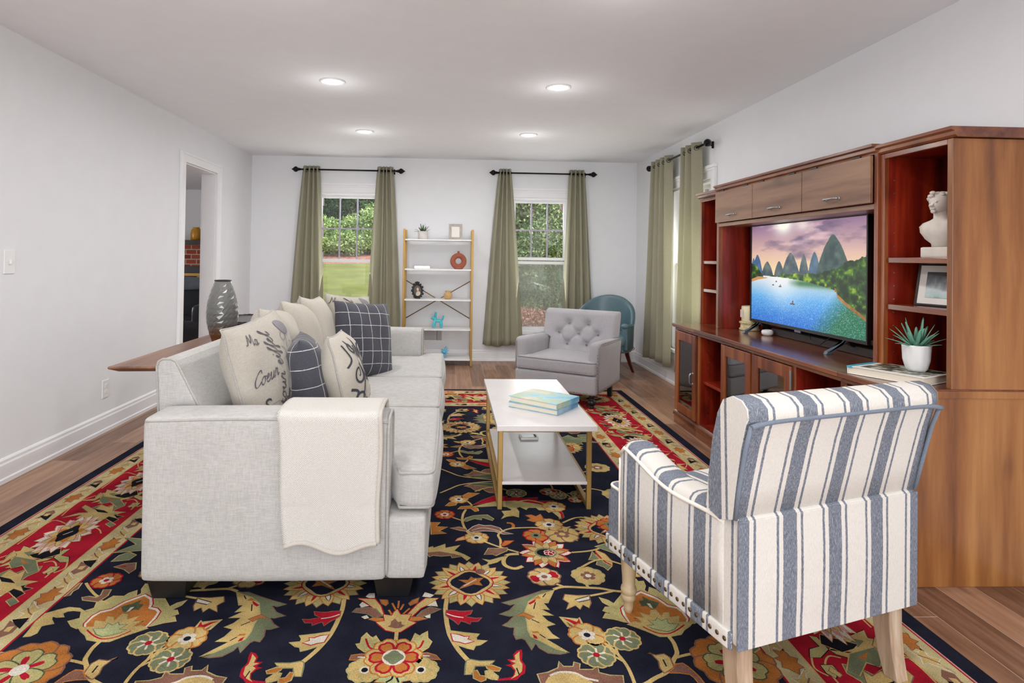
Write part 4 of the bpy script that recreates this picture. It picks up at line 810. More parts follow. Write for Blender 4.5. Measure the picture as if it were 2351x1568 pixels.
def script_print(o, P, wh):
    def txt(s, size, x, y, rot=0, shear=.25, mt='ink', nm='printed_word'):
        vs_, fs = text_polys(s, size, shear); c, sn = cos(rad(rot)), sin(rad(rot))
        decal_polys(P, wh, vs_, fs, nm, mt, o, lambda a, b: (x+a*c-b*sn, y+a*sn+b*c))
    def cur(word, size, x, y, rot=0, slant=.35, w=.0055, nm='script_word'):
        c, sn = cos(rad(rot)), sin(rad(rot)); V, F = [], []; ax = 0
        for ch in word:
            if ch == ' ': ax += .8; continue
            st_, adv = CURS[ch]
            for pl in st_:
                pts = [((ax+q+slant*r_)*size, r_*size) for q, r_ in pl]; pts = smooth_path(pts, 5) if len(pts) > 2 else pts
                ws = [w*(.55+.75*abs(sin(1.3*k/5+.4))) for k in range(len(pts))]; vf = ribbon([(x+a*c-b*sn, y+a*sn+b*c) for a, b in pts], ws); n = len(V); V.extend(vf[0]); F.extend([tuple(i_+n for i_ in f) for f in vf[1]])
            ax += adv
        decal_polys(P, wh, V, F, nm, 'ink', o, lambda a, b: (a, b))
    cur('Ma', .026, -.225, .18, -8, .3, .0036); cur('tour eiffel', .038, -.05, -.135, 86, .3, .0048); cur('Coeur', .030, -.25, -.0, 6, .45, .0042)
    txt('S', .10, -.225, -.125, -4, .0, 'inkdark'); cur('notre dame', .034, -.09, -.145, 10, .25, .0058); cur('ce', .04, .14, -.235, 8, .35, .006)
    V, F = [], []
    def add(vf):
        n = len(V); V.extend(vf[0]); F.extend([tuple(i+n for i in f) for f in vf[1]])
    r = random.Random(3)
    for k, (x, y, L, hh) in enumerate(((.03, .06, .11, .008), (.03, .035, .14, .012), (.04, .005, .13, .007), (.03, -.03, .15, .016), (.04, -.055, .12, .006), (.05, -.085, .12, .006), (.04, -.115, .14, .009))):
        q = x
        while q < x+L: d = r.uniform(.006, .016); add(([(q, y), (q+d, y), (q+d, y+hh), (q, y+hh)], [(0, 1, 2, 3)])); q += d+.004
    for a in ([(.10, .10), (.115, .14), (.10, .175), (.07, .18), (.055, .16), (.075, .14), (.1, .145), (.13, .17)], [(.14, .075), (.165, .085), (.17, .115), (.15, .12)], [(.02, .12), (.05, .105), (.06, .08), (.045, .06)]): add(ribbon(smooth_path(a), .0035))
    for x0, x1, y0, y1 in ((-.235, -.125, -.205, -.09), (-.235, -.06, -.245, -.215)): add(ribbon([(x0, y0), (x1, y0), (x1, y1), (x0, y1), (x0, y0)], .004))
    decal_polys(P, wh, V, F, 'small_print', 'inkgrey', o, lambda a, b: (a, b))['kind'] = 'stuff'
    el = [(.12+.062*cos(t)*cos(.5)-.034*sin(t)*sin(.5), .20+.062*cos(t)*sin(.5)*-1-.034*sin(t)*cos(.5)) for t in [2*pi*i/24 for i in range(24)]]
    decal_polys(P, wh, el, [tuple(range(24))], 'postmark', 'inkgrey', o, lambda a, b: (a, b))
M['script'] = linen('printed_canvas', (184, 177, 166), (162, 156, 146), 420)
o, P, wh = pillow('script_pillow', 'cream pillow printed with French script nearest the front arm of the sofa', .56, .54, .20, (-.815, 2.66, .715), 84, -14, -4, 'script', 'sofa_pipe', .06, 3); script_print(o, P, wh)
o, P, wh = pillow('script_pillow', 'cream script-print pillow half hidden behind the far charcoal check pillow', .46, .50, .18, (-.70, 4.20, .735), 60, -12, 6, 'script', 'sofa_pipe', .06, 5); script_print(o, P, wh)
pillow('check_pillow', 'charcoal windowpane-check pillow standing edge-on in the near pile', .44, .44, .19, (-.675, 2.84, .660), 104, -8, 2, 'check', None, .05, 8)
pillow('check_pillow', 'charcoal windowpane-check pillow leaning near the far sofa arm', .47, .50, .16, (-.565, 3.95, .705), 50, -12, 6, 'check', None, .04, 9)
o, P, wh = pillow('scroll_pillow', 'cream pillow with dark scrollwork in front of the charcoal check pillow', .44, .44, .19, (-.505, 2.90, .665), 94, -14, 3, 'cushion', 'sofa_pipe', .05, 11)
V, F = [], []
def add(vf):
    n = len(V); V.extend(vf[0]); F.extend([tuple(i+n for i in f) for f in vf[1]])
def spiral(cx, cy_, r, a0, turns, d=1, w=.012): return ribbon([(cx+r*(1-.8*i/30)*cos(a0+d*turns*2*pi*i/30), cy_+r*(1-.8*i/30)*sin(a0+d*turns*2*pi*i/30)) for i in range(31)], [w*(1-.4*i/30) for i in range(31)])
for sx in (1, -1):
    for cx, cy_, r, a0, tn, d in ((.13, .02, .055, 2.2, 1.4, 1), (.14, -.12, .055, 1.0, 1.4, 1), (.06, .12, .042, 4.0, 1.3, -1), (.05, -.15, .035, 2.0, 1.2, -1), (.12, .15, .034, 3.4, 1.2, 1), (.04, -.02, .03, .5, 1.1, 1)):
        add(spiral(sx*cx, cy_, r, a0 if sx > 0 else pi-a0, tn, d*sx))
    add(ribbon(smooth_path([(sx*.19, -.19), (sx*.10, -.06), (sx*.07, .06), (sx*.14, .19)]), .010)); add(ribbon(smooth_path([(sx*.02, -.2), (sx*.07, -.1), (sx*.02, .03), (sx*.0, .2)]), .009)); add(ribbon(smooth_path([(sx*.2, .06), (sx*.17, .1), (sx*.19, .17)]), .009)); add(ribbon(smooth_path([(sx*.2, -.04), (sx*.16, -.06), (sx*.2, -.1)]), .012))
decal_polys(P, wh, V, F, 'scroll_print', 'inkdark', o, lambda a, b: (a, b))
pillow('back_pillow', 'plain beige cushion behind the nearest script pillow', .56, .52, .22, (-.87, 3.08, .735), 94, -12, 4, 'cushion', 'sofa_pipe', .08, 21)
pillow('back_pillow', 'plain beige cushion in the middle of the row against the sofa back', .56, .54, .22, (-.85, 3.43, .735), 94, -12, 4, 'cushion', 'sofa_pipe', .08, 22)
pillow('back_pillow', 'plain beige cushion just before the far script pillow', .56, .54, .22, (-.83, 3.76, .735), 92, -12, 4, 'cushion', 'sofa_pipe', .08, 23)
# ---------------------------------------------------------------- knit throw over the near arm
def throw():
    L1, L2, L3 = .16, .205, .47; Lt = L1+L2+L3; yo, yi, zt = 2.122, 2.338, .697
    def f(a, b):
        x = -.605+.36*a; s = b*Lt
        if s < L1: y, z = yi+.004, zt-(L1-s)
        elif s < L1+L2:
            q = (s-L1)/L2; y = yi-(yi-yo)*q; z = zt+.010*sin(pi*q)
        else:
            q = s-L1-L2; y = yo-.004-.010*sin(q*4+a*3)**2-.004*sin(a*9+q*7); z = zt-q; x += .035*(1-a)*(q/L3)+.004*sin(q*14)-(.0)*a
            if q > L3*.7: y -= .008*(q-L3*.7)*10*(.5+.5*sin(a*7+1)); z += .020*sin(a*7.5+.4)*(q/L3)**3
        # round the two folds
        return Vector((x, y, z))
    bm = B(); grid(bm, f, 26, 60, uv=lambda a, b: (a*.36, b*Lt))
    o = obj('knit_throw', bm, 'knit', None, solid=.012); tag(o, 'cream moss-knit throw blanket draped over the near sofa arm', 'throw blanket')
    e = [f(0, 1-k/60) for k in range(0, 61)]; bot = [f(k/26, 1)+Vector((0, -.004, 0)) for k in range(27)]; rgt = [f(1, k/60)+Vector((.004, -.003, 0)) for k in range(61)]
    bm = B(); tube(bm, bot, .009, 8); tube(bm, rgt, .008, 8); obj('hem', bm, 'knit_edge', o)
throw()
# ---------------------------------------------------------------- sofa table, vase, far table
t = thing('console_table', 'low wood slab table behind the sofa along the left side', 'table', (-1.33, 3.4, 0))
bm = B(); rb = random.Random(2); top = []; bot = []
e = [(-1.515, 2.675), (-1.517, 3.2), (-1.512, 3.6), (-1.515, 4.06), (-1.16, 4.06), (-1.155, 3.6), (-1.16, 3.1), (-1.165, 2.70)]
loft(bm, [[(x, y, .722) for x, y in [(-1.335+(q[0]+1.335)*.86, 3.37+(q[1]-3.37)*.93) for q in e]], [(x, y, .742) for x, y in e], [(x, y, .752) for x, y in e]], smooth=False); objw('slab_top', bm, ['walnut'], t, bevel=.003)
for y in (3.3, 3.95):
    bm = B(); box(bm, (-1.47, y-.03, 0), (-1.21, y+.03, .722)); objw('leg', bm, 'walnut_edge', t, bevel=.004)
t = thing('faceted_vase', 'tall grey faceted vase with amber base on the wood slab', 'vase', (-1.268, 3.34, .752))
def facet():
    m, nt, b = newmat('smoky_hammered_glaze'); s = nt.nodes.new('ShaderNodeSeparateXYZ'); lk(nt, coords(nt), s.inputs[0])
    lk(nt, ramp(nt, mth(nt, 'DIVIDE', s.outputs[2], .36), [(.0, lin((120, 62, 18))), (.16, lin((100, 66, 38))), (.36, lin((92, 92, 90))), (1, lin((124, 124, 122)))]), b.inputs['Base Color']); b.inputs['Roughness'].default_value = .18; b.inputs['Metallic'].default_value = .25; return m
M['facet'] = facet()
bm = B(); NF, NR = 20, 22; rings = []
def vr(z): return float(np.interp(z/.36, [0, .08, .2, .35, .5, .65, .8, .9, 1], [.042, .054, .070, .082, .085, .080, .066, .053, .040]))
for j in range(NR+1):
    z = .36*j/NR; rings.append([Vector((vr(z)*cos(2*pi*(k+.5*(j % 2))/NF), vr(z)*sin(2*pi*(k+.5*(j % 2))/NF), z+.004*((k % 2)-.5)*(0 < j < NR))) for k in range(NF)])
loft(bm, rings, caps=False, smooth=False); face(bm, [v for v in list(bm.verts)[:NF]][::-1]); obj('body', bm, 'facet', t)
obj('neck_rim', tube(B(), [(vr(.354)*cos(a), vr(.354)*sin(a), .36) for a in [2*pi*k/24 for k in range(24)]], .004, 6, True), 'black', t)
t = thing('octagonal_side_table', 'dark octagonal side table with rope-carved edge behind the sofa', 'side table', (-1.490, 4.60, 0), 8)
oc = [(.325*cos(rad(22.5+45*k)), .325*sin(rad(22.5+45*k))) for k in range(8)]
obj('table_top', prism(B(), oc, 'z', .745, .765), 'darkwood', t, bevel=.003)
pts = []
for k in range(8):
    a, b = Vector((*oc[k], .762)), Vector((*oc[(k+1) % 8], .762)); pts += [a.lerp(b, i/12) for i in range(12)]
obj('rope_edge', tube(B(), pts, [.010+.003*(i % 2) for i in range(len(pts))], 8, True), 'black', t)
obj('apron', prism(B(), [(x*.93, y*.93) for x, y in oc], 'z', .64, .745), 'mahog', t)
for k in range(0, 8, 2): obj('leg', cyl(B(), (oc[k][0]*.85, oc[k][1]*.85, 0), (oc[k][0]*.85, oc[k][1]*.85, .64), .022, .03), 'mahog', t)
# ---------------------------------------------------------------- coffee table with books
ct = thing('coffee_table', 'white marble-look coffee table with gold legs in the middle of the rug', 'coffee table', (.49, 3.41, RT)); CZ = .445
ct_off = Vector((.49, 3.41, RT))
X0, X1, Y0, Y1 = .240, .734, 2.862, 3.965
def cbox(nm, a, b, mt, par=None, bv=.003):
    bm = B(); box(bm, a, b); bmesh.ops.translate(bm, verts=bm.verts, vec=-ct_off); return obj(nm, bm, mt, par or ct, bevel=bv)
cbox('table_top', (X0, Y0, CZ-.028), (X1, Y1, CZ), 'marble'); cbox('lower_shelf', (X0+.032, Y0+.06, .135), (X1-.032, Y1-.14, .151), 'marble')
W_ = .024
for x in (X0+.012, X1-.036):
    for y in (Y0+.06, Y1-.12): cbox('leg', (x, y, RT), (x+W_, y+W_, CZ-.028), 'brass')
    cbox('side_rail', (x, Y0+.06+W_, RT+.004), (x+W_, Y1-.12, RT+.028), 'brass'); cbox('shelf_rail', (x, Y0+.06+W_, .112), (x+W_, Y1-.12, .136), 'brass')
for y in (Y0+.06, Y1-.12): cbox('cross_rail', (X0+.036, y, CZ-.05), (X1-.036, y+W_, CZ-.028), 'brass')
def cover(name, stops, sc=3):
    m, nt, b = newmat(name); n = noise(nt, coords(nt, (1, 1, 1)), sc*3, 4); lk(nt, ramp(nt, n, [(p, lin(c)) for p, c in stops]), b.inputs['Base Color']); b.inputs['Roughness'].default_value = .45; return m
M['cover_a'] = cover('watercolour_blue_cover', [(.3, (92, 152, 186)), (.44, (142, 190, 206)), (.54, (164, 182, 150)), (.68, (204, 190, 176))])
M['cover_b'] = cover('pale_blue_cover', [(.3, (82, 138, 178)), (.6, (160, 190, 206))]); M['cover_c'] = cover('garden_photo_cover', [(.35, (40, 46, 34)), (.5, (96, 100, 84)), (.62, (206, 204, 190))], 8)
M['spine_blue'] = mat('turquoise_spine_band', (60, 160, 190), .4); M['cover_w'] = mat('white_book_board', (232, 228, 222), .5); M['spine_red'] = mat('red_spine_lettering', (206, 70, 66), .5)
def book(label, loc, rz, w, d, h, cov, group=None, name='book'):
    t = thing(name, label, 'book', loc, rz, group)
    obj('page_block', box(B(), (-w/2+.004, -d/2+.005, .003), (w/2-.006, d/2-.005, h-.003)), 'pages', t)
    obj('cover', box(box(box(B(), (-w/2, -d/2, 0), (w/2, d/2, .003)), (-w/2, -d/2, h-.003), (w/2, d/2, h)), (-w/2, -d/2, .003), (-w/2+.003, d/2, h-.003)), cov, t, bevel=.001)
    return t
book('pale blue hardback, lower of the two books on the coffee table', (.525, 3.23, CZ), 142, .30, .245, .028, 'cover_b', 'books on the coffee table')
book('blue and green watercolour hardback on top of the coffee table books', (.530, 3.235, CZ+.0285), 140, .30, .25, .030, 'cover_a', 'books on the coffee table')
t = thing('tv_remote_box', 'small white card-like device on the lower coffee table shelf', 'device', (.50, 3.63, .151), 3)
obj('case', box(B(), (-.055, -.04, 0), (.055, .04, .014)), 'white', t, bevel=.004); obj('screen_face', box(B(), (-.042, -.030, .014), (.030, .030, .0147)), mat('pale_green_display', (206, 216, 200), .3), t); obj('buttons', box(B(), (.036, -.026, .014), (.046, .026, .0155)), 'inkgrey', t)
t.name = 'small_device'
# ---------------------------------------------------------------- striped armchair (foreground)
sc_ = thing('striped_armchair', 'cream and blue-grey striped armchair seen from behind, in the foreground', 'armchair', (1.000, 1.923, RT), 197.5)
SZ = -RT
def sob(nm, bm, mt, par=sc_, **kw):
    if par is sc_: bmesh.ops.translate(bm, verts=bm.verts, vec=(0, 0, SZ))
    return obj(nm, bm, mt, par, **kw)
# arms: outer panel + scooped top
def arm_top(y):            # local y: -.23 front .. +.25 rear
    t_ = max(0, (y+.236)/.49); return .640-.058*(t_**1.1)-.030*sin(pi*min(1, t_))**2
def s_arm(s):
    bm = B(); ys = [-.236+.49*k/22 for k in range(23)]; rings = []
    for i, y in enumerate(ys):
        zt = arm_top(y); fr = min(1, (i)/2.0); zt -= .03*(1-fr)**2; x0, x1 = s*.232, s*.338; r = .030
        sec = [(x1, .24), (x1+s*.002, .45), (x1, zt-r)]+[(x1-s*r*(1-cos(a)), zt-r+r*sin(a)) for a in (.5, 1.0, 1.57)]+[(x0+s*r*(1-cos(a)), zt-r+r*sin(a)) for a in (1.57, 1.0, .5)]+[(x0, zt-r), (x0, .30)]
        rings.append([Vector((x, y, z)) for x, z in sec])
    loft(bm, rings, mi=0); a = sob('arm', bm, 'st_y')
    bm = B(); tube(bm, [(s*.337, y, arm_top(y)-.030-(.03 if k == 0 else 0)) for k, y in enumerate(ys)], .0065, 8); tube(bm, [(s*.336, -.238, z) for z in (.26, .4, .52, .565)], .006, 8); tube(bm, [(s*.234, -.238, z) for z in (.44, .52, .565)]+[(s*.285, -.240, .60), (s*.330, -.238, .575)], .006, 8)
    o = obj('arm_piping', bm, 'st_cream', a); o.location = (0, 0, SZ)
s_arm(1); s_arm(-1)
bm = B(); softbox(bm, (.337, .035, .172), .012, (0, .006, 0), 10, (0, .275, .41))
for f_ in bm.faces:
    f_.normal_update(); f_.material_index = 1 if abs(f_.normal.x) > .75 else 0
sob('lower_back', bm, ['st_x', 'st_y'])
bm = B(); loft(bm, [[Vector((x, y, z)) for x in (-.340, .340) for y in ()] or [Vector((-.341, .312, z)), Vector((.341, .312, z)), Vector((.341, .305, z)), Vector((-.341, .305, z))] for z in (.236, .575)], smooth=False); sob('back_skirt', bm, 'st_x', bevel=.002)
prof = [(.300, .578), (.316, .66), (.343, .78), (.361, .842), (.371, .858), (.368, .884), (.345, .903), (.305, .908), (.265, .892), (.238, .85), (.214, .78), (.190, .66), (.178, .578), (.24, .560)]
bm = B(); nx = 20; rings = []
for i in range(nx+1):
    u = 2*i/nx-1; x = u*.350; k = 1-max(0, abs(u)-.86)/.14; e = .80+.20*sqrt(max(0, 1-(1-k)**2)); cy0, cz0 = .29, .70
    rings.append([Vector((x*(1+.03*(z-.55)/.35), cy0+(y-cy0)*e+(.004*(1-u*u) if y > .3 else 0), cz0+(z-cz0)*(.94+.06*e) if z > .6 else z)) for y, z in prof])
loft(bm, rings)
for f_ in bm.faces:
    f_.normal_update()
    if abs(f_.normal.x) > .8 or abs(f_.calc_center_median().x) > .349: f_.material_index = 1
ub = sob('upper_back', bm, ['st_x', 'st_e'])
bm = B(); tube(bm, [(-.357+.714*k/30, .365+.004*(1-(k/15-1)**2), .851-.012*(abs(k/15-1)**8)) for k in range(31)], .0075, 8)
for s in (1, -1): tube(bm, [(s*.354, .362, .840), (s*.352, .342, .78), (s*.348, .316, .66), (s*.343, .300, .578)], .006, 8)
o = obj('back_piping', bm, 'st_blue', ub); o.location = (0, 0, SZ)
bm = B(); softbox(bm, (.335, .24, .075), .02, (0, .004, 0), 8, (0, -.06, .315)); softbox(bm, (.337, .045, .10), .018, (0, -.006, 0), 8, (0, -.275, .335)); sob('seat_rail', bm, 'st_x')
def fn(q, p):
    s = max(0, min(1, (-.215-(-.04+q.y))/.03)) if False else max(0, min(1, ((-.04+q.y) < -.225)*1.0))
    q.x += .10*s*p[0]; return q
bm = B(); softbox(bm, (.236, .275, .055), .03, (0, .004, .016), 16, (0, -.045, .405), fn); cu = sob('seat_cushion', bm, 'st_x')
bm = B(); pts = []
for x, y in dense(rrect(.232, .272, .03, 5)):
    x += .10*(1 if x > 0 else -1)*(1 if y < -.185 else 0); pts.append((x, y-.045, .447))
tube(bm, pts, .0055, 8, True); o = obj('cushion_piping', bm, 'st_cream', cu); o.location = (0, 0, SZ)
bm = B()
for s in (1, -1): softbox(bm, (.006, .300, .024), .004, n=6, c=(s*.341, -.012, .250))
softbox(bm, (.338, .006, .024), .004, n=6, c=(0, -.318, .250)); sob('nail_band', bm, 'st_y')
nail = None
def nailhead(par, p, d, mt, r=.0065):
    global nail
    key = (mt, r)
    if key not in nails:
        b_ = B(); ball(b_, (0, 0, 0), r, (1, .5, 1), 10); o = obj('nailhead', b_, mt, par); nails[key] = o
    else:
        o = nails[key].copy(); COL.objects.link(o); o.parent = par
    o.location = p; o.rotation_euler = Vector(d).to_track_quat('Y', 'Z').to_euler(); return o
nails = {}
for s in (1, -1):
    for k in range(22): nailhead(sc_, (s*.348, -.30+.57*k/21, .250+SZ), (s, 0, 0), 'nail')
for k in range(24): nailhead(sc_, (-.32+.64*k/23, -.325, .250+SZ), (0, -1, 0), 'nail')
LP = [(.014, .012), (.017, .03), (.020, .055), (.024, .058), (.026, .066), (.024, .074), (.022, .077), (.026, .080), (.028, .090), (.026, .10), (.022, .104), (.023, .13), (.028, .19), (.030, .2), (.034, .203), (.036, .212), (.033, .22), (.040, .225), (.044, .24), (.040, .26)]
for s in (1, -1): sob('front_leg', lathe(B(), LP, 20, (s*.285, -.255, 0)), 'beech').name = 'leg'
for s in (1, -1):
    bm = B(); loft(bm, [[Vector((s*.29+a*h, yy+b*h, z)) for a, b in ((-1, -1), (1, -1), (1, 1), (-1, 1))] for z, h, yy in ((.012, .022, .285), (.08, .025, .268), (.16, .027, .258), (.26, .028, .255))], smooth=False); sob('leg', bm, 'whitewash', bevel=.003)
# ---------------------------------------------------------------- grey tufted armchair
gc = thing('tufted_armchair', 'grey button-tufted armchair facing the coffee table', 'armchair', (1.097, 5.317, 0), -32.5)
def gob(nm, bm, mt, par=gc, **kw): return obj(nm, bm, mt, par, **kw)
bm = B(); softbox(bm, (.365, .30, .085), .02, n=8, c=(0, -.04, .215)); softbox(bm, (.370, .045, .08), .02, (0, -.004, 0), n=8, c=(0, -.325, .21)); gob('seat_base', bm, 'greyfab')
def fn(q, p):
    s = 1.0 if (-.09+q.y) < -.285 else 0.0; q.x += .075*s*p[0]; return q
bm = B(); softbox(bm, (.290, .285, .058), .028, (0, .005, .014), 16, (0, -.085, .348), fn); cu = gob('seat_cushion', bm, 'greyfab')
bm = B()
for z in (.397, .303):
    pts = []
    for x, y in dense(rrect(.284, .282, .03, 5)): x += .075*(1 if x > 0 else -1)*(1 if y < -.2 else 0); pts.append((x, y-.085, z))
    tube(bm, pts, .005, 8, True)
gob('cushion_piping', bm, 'greypipe', cu)
for s in (1, -1):
    bm = B()
    def fn(q, p, s=s):
        if p[2] > 0: q.z += .012*(-(q.y)/.3)
        q.x += s*.012*max(0, p[2])
        return q
    softbox(bm, (.050, .325, .205), .035, (.004, .004, .006), 12, (s*.330, -.005, .345), fn); a = gob('arm', bm, 'greyfab')
    bm = B(); tube(bm, [(s*.380, -.326, z) for z in (.145, .3, .45, .52)]+[(s*.388, -.28, .553), (s*.386, .1, .545), (s*.384, .31, .535)], .0045, 6); gob('arm_piping', bm, 'greypipe', a)
for k in range(13): nailhead(gc, (.372, -.329, .155+.026*k), (0, -1, 0), 'nickel', .0048)
for k in range(30): nailhead(gc, (.383, -.31+.60*k/29, .150), (1, 0, 0), 'nickel', .0048)
for k in range(26): nailhead(gc, (-.355+.71*k/25, -.372, .145), (0, -1, 0), 'nickel', .0048)
for k in range(22): nailhead(gc, (.392, -.27+.56*k/21, .535-.008*k/21), (1, 0, 0), 'nickel', .0040)
btn = [(-.105, .655), (.085, .655), (-.195, .565), (0, .565), (.185, .565), (-.105, .465), (.085, .465)]
def tuft(x, z):
    d = 0
    for bx, bz in btn: r2 = (x-bx)**2+(z-bz)**2; d += .030*math.exp(-r2/.0011)+.018*math.exp(-r2/.006)
    for i, p in enumerate(btn):
        for q in btn[i+1:]:
            L = math.hypot(p[0]-q[0], p[1]-q[1])
            if .10 < L < .16:
                tt = max(0, min(1, ((x-p[0])*(q[0]-p[0])+(z-p[1])*(q[1]-p[1]))/L**2)); dd = (x-p[0]-tt*(q[0]-p[0]))**2+(z-p[1]-tt*(q[1]-p[1]))**2; d += .010*math.exp(-dd/.00012)
    return min(d, .05)
bm = B(); rings = []
def bwid(z): return .285+.075*max(0, min(1, (z-.515)/.03))
NZ_ = 46
def back_pt(a, b, front):
    z = .36+.415*b; w = bwid(z); x = (2*a-1)*w; edge = min(1, (1-abs(2*a-1))/.10); te = min(1, (1-b)/.09)
    rnd = .05*(1-sqrt(max(0, 1-(1-edge)**2)))+.05*(1-sqrt(max(0, 1-(1-te)**2)))
    y0 = .185+.16*(b**1.0)*.75
    if front: return Vector((x, y0-.045+rnd+tuft(x, z)*.9, z))
    return Vector((x, y0+.115-rnd*.7, z))
f_ = grid(bm, lambda a, b: back_pt(a, b, True), 56, NZ_); g_ = grid(bm, lambda a, b: back_pt(a, b, False), 56, NZ_)
for i in range(56):
    for (j) in (0, NZ_): face(bm, [f_[i][j], f_[i+1][j], g_[i+1][j], g_[i][j]], 0, True)
for j in range(NZ_):
    for i in (0, 56): face(bm, [f_[i][j], f_[i][j+1], g_[i][j+1], g_[i][j]], 0, True)
bk = gob('backrest', bm, 'greyfab')
for x, z in btn:
    b = (z-.36)/.415; bm = B(); ball(bm, (x, .185+.16*b*.75-.045+.030, z), .011, (1, .6, 1), 12); gob('button', bm, 'greypipe', bk)
for s in (1, -1):
    gob('leg', lathe(B(), [(.016, RT), (.020, .016), (.022, .022), (.014, .028), (.026, .036), (.036, .052), (.036, .064), (.026, .080), (.016, .088), (.022, .094), (.026, .11), (.030, .14)], 20, (s*.31, -.28, 0)), 'black')
    bm = B(); loft(bm, [[Vector((s*.31+a*h, y+b*h, z)) for a, b in ((-1, -1), (1, -1), (1, 1), (-1, 1))] for z, h, y in ((RT, .018, .22), (.15, .024, .20))], smooth=False); gob('leg', bm, 'black', bevel=.003)
# ---------------------------------------------------------------- teal barrel chair in the corner
tc = thing('barrel_chair', 'teal leather barrel-back chair in the corner behind the grey armchair', 'chair', (1.70, 6.42, 0), -30)
bm = B(); NA = 36; out, inn = [], []
for i in range(NA+1):
    a = rad(-28+236*i/NA); f_h = max(0, sin(a)); top = .575+.285*(f_h**.7 if f_h > 0 else 0); rx, ry = .315, .32
    roll = [(1.0, .30), (1.015, .45), (1.03, top-.04), (1.03, top-.012), (.985, top), (.93, top-.010), (.90, top-.04), (.88, .45), (.87, .36), (.87, .30)]
    out.append([Vector((rx*k*cos(a), ry*k*sin(a), z)) for k, z in roll])
loft(bm, out); obj('curved_back', bm, 'teal', tc)
bm = B(); tube(bm, [(.318*1.03*cos(a), .322*1.03*sin(a), .555+.285*max(0, sin(a))**.7) for a in [rad(-28+236*i/40) for i in range(41)]], .006, 8); obj('back_piping', bm, 'teal', tc)
obj('seat', softbox(B(), (.275, .27, .06), .05, (0, 0, .02), 12, (0, -.02, .40)), 'teal', tc)
obj('seat_apron', prism(B(), [(.30*cos(a), .31*sin(a)-.0) for a in [2*pi*k/28 for k in range(28)]], 'z', .27, .37), 'teal', tc, bevel=.01)
for s in (1, -1):
    a = rad(-28) if s > 0 else rad(208); c = Vector((.30*cos(a), .305*sin(a), 0))
    obj('arm_scroll', ball(B(), (c.x, c.y, .555), .040, (1, 1, .8), 16), 'teal', tc)
    obj('arm_front', prism(B(), [(c.x-.03, c.y-.02), (c.x+.03, c.y-.02), (c.x+.028, c.y+.02), (c.x-.028, c.y+.02)], 'z', .30, .55), 'teal', tc, bevel=.01)
for x, y, dx, dy in ((.22, -.22, .0, -.03), (-.22, -.22, 0, -.03), (.20, .20, .06, .09), (-.20, .20, -.06, .09)):
    bm = B(); loft(bm, [[Vector((x+dx*q+a*h, y+dy*q+b*h, z)) for a, b in ((-1, -1), (1, -1), (1, 1), (-1, 1))] for z, h, q in ((0, .013, 1), (.10, .017, .55), (.20, .021, .18), (.30, .024, 0))], smooth=False); obj('leg', bm, 'mahog', tc, bevel=.003)
for k in range(16): a = rad(-24+50*k/15); nailhead(tc, (.318*1.035*cos(a), .322*1.035*sin(a), .30), (cos(a), sin(a), 0), 'nickel', .005)
# ---------------------------------------------------------------- entertainment wall: three base cabinets and three hutches
XB, XF, XH = XR-.015, 1.785, 1.972          # back, base front, hutch front
CT = .77
def cab(name, label, cat, y0, y1):
    t = thing(name, label, cat, (XB-.25, (y0+y1)/2, 0), 0, {'base_cabinet': 'lower cabinets of the wall unit', 'tower_hutch': 'open shelf towers of the wall unit'}.get(name)); return t
def cb(t, nm, a, b, mt, par=None, bv=.002, **kw):
    bm = B(); box(bm, a, b); bmesh.ops.translate(bm, verts=bm.verts, vec=-Vector(t.location)); return obj(nm, bm, mt, par if par is not None else t, bevel=bv, **kw)
def plinth(t, y0, y1, near=False, far=False):
    e0, e1 = (y0-.012 if near else y0), (y1+.012 if far else y1)
    cb(t, 'plinth', (XF-.012, e0, 0), (XB, e1, .075), 'cherry_y'); bm = B()
    prism(bm, [(XF-.020, .062), (XF+.02, .062), (XF+.02, .098), (XF+.0, .098), (XF-.008, .090), (XF-.018, .084)], 'y', e0, e1)
    bmesh.ops.translate(bm, verts=bm.verts, vec=-Vector(t.location)); obj('plinth_moulding', bm, 'cherry_y', t)
def counter(t, y0, y1, near=False, far=False):
    e0, e1 = (y0-.0 if near else y0+.001), (y1+.025 if far else y1-.001)
    bm = B(); prism(bm, [(XF-.030, CT-.022), (XF-.030, CT-.005), (XF-.025, CT), (XB, CT), (XB, CT-.028), (XF-.02, CT-.028)], 'y', e0, e1)
    bmesh.ops.translate(bm, verts=bm.verts, vec=-Vector(t.location)); obj('countertop', bm, 'cherry_y', t)
    cb(t, 'top_moulding', (XF-.012, y0, CT-.045), (XF+.02, y1, CT-.028), 'cherry_y')
def pull(par, t, p, vertical, L=.075):
    bm = B(); p = Vector(p)-Vector(t.location); d = Vector((0, 0, 1)) if vertical else Vector((0, 1, 0)); ou = Vector((-1, 0, 0))
    tube(bm, [p-d*L/2, p-d*L/2+ou*.018, p-d*L*.35+ou*.026, p+d*L*.35+ou*.026, p+d*L/2+ou*.018, p+d*L/2], [.005, .005, .0042, .0042, .005, .005], 8)
    for s in (-1, 1): ball(bm, p+d*s*L/2+ou*.002, .009, (.4, 1, 1), 10)
    return obj('handle', bm, 'silver', par)
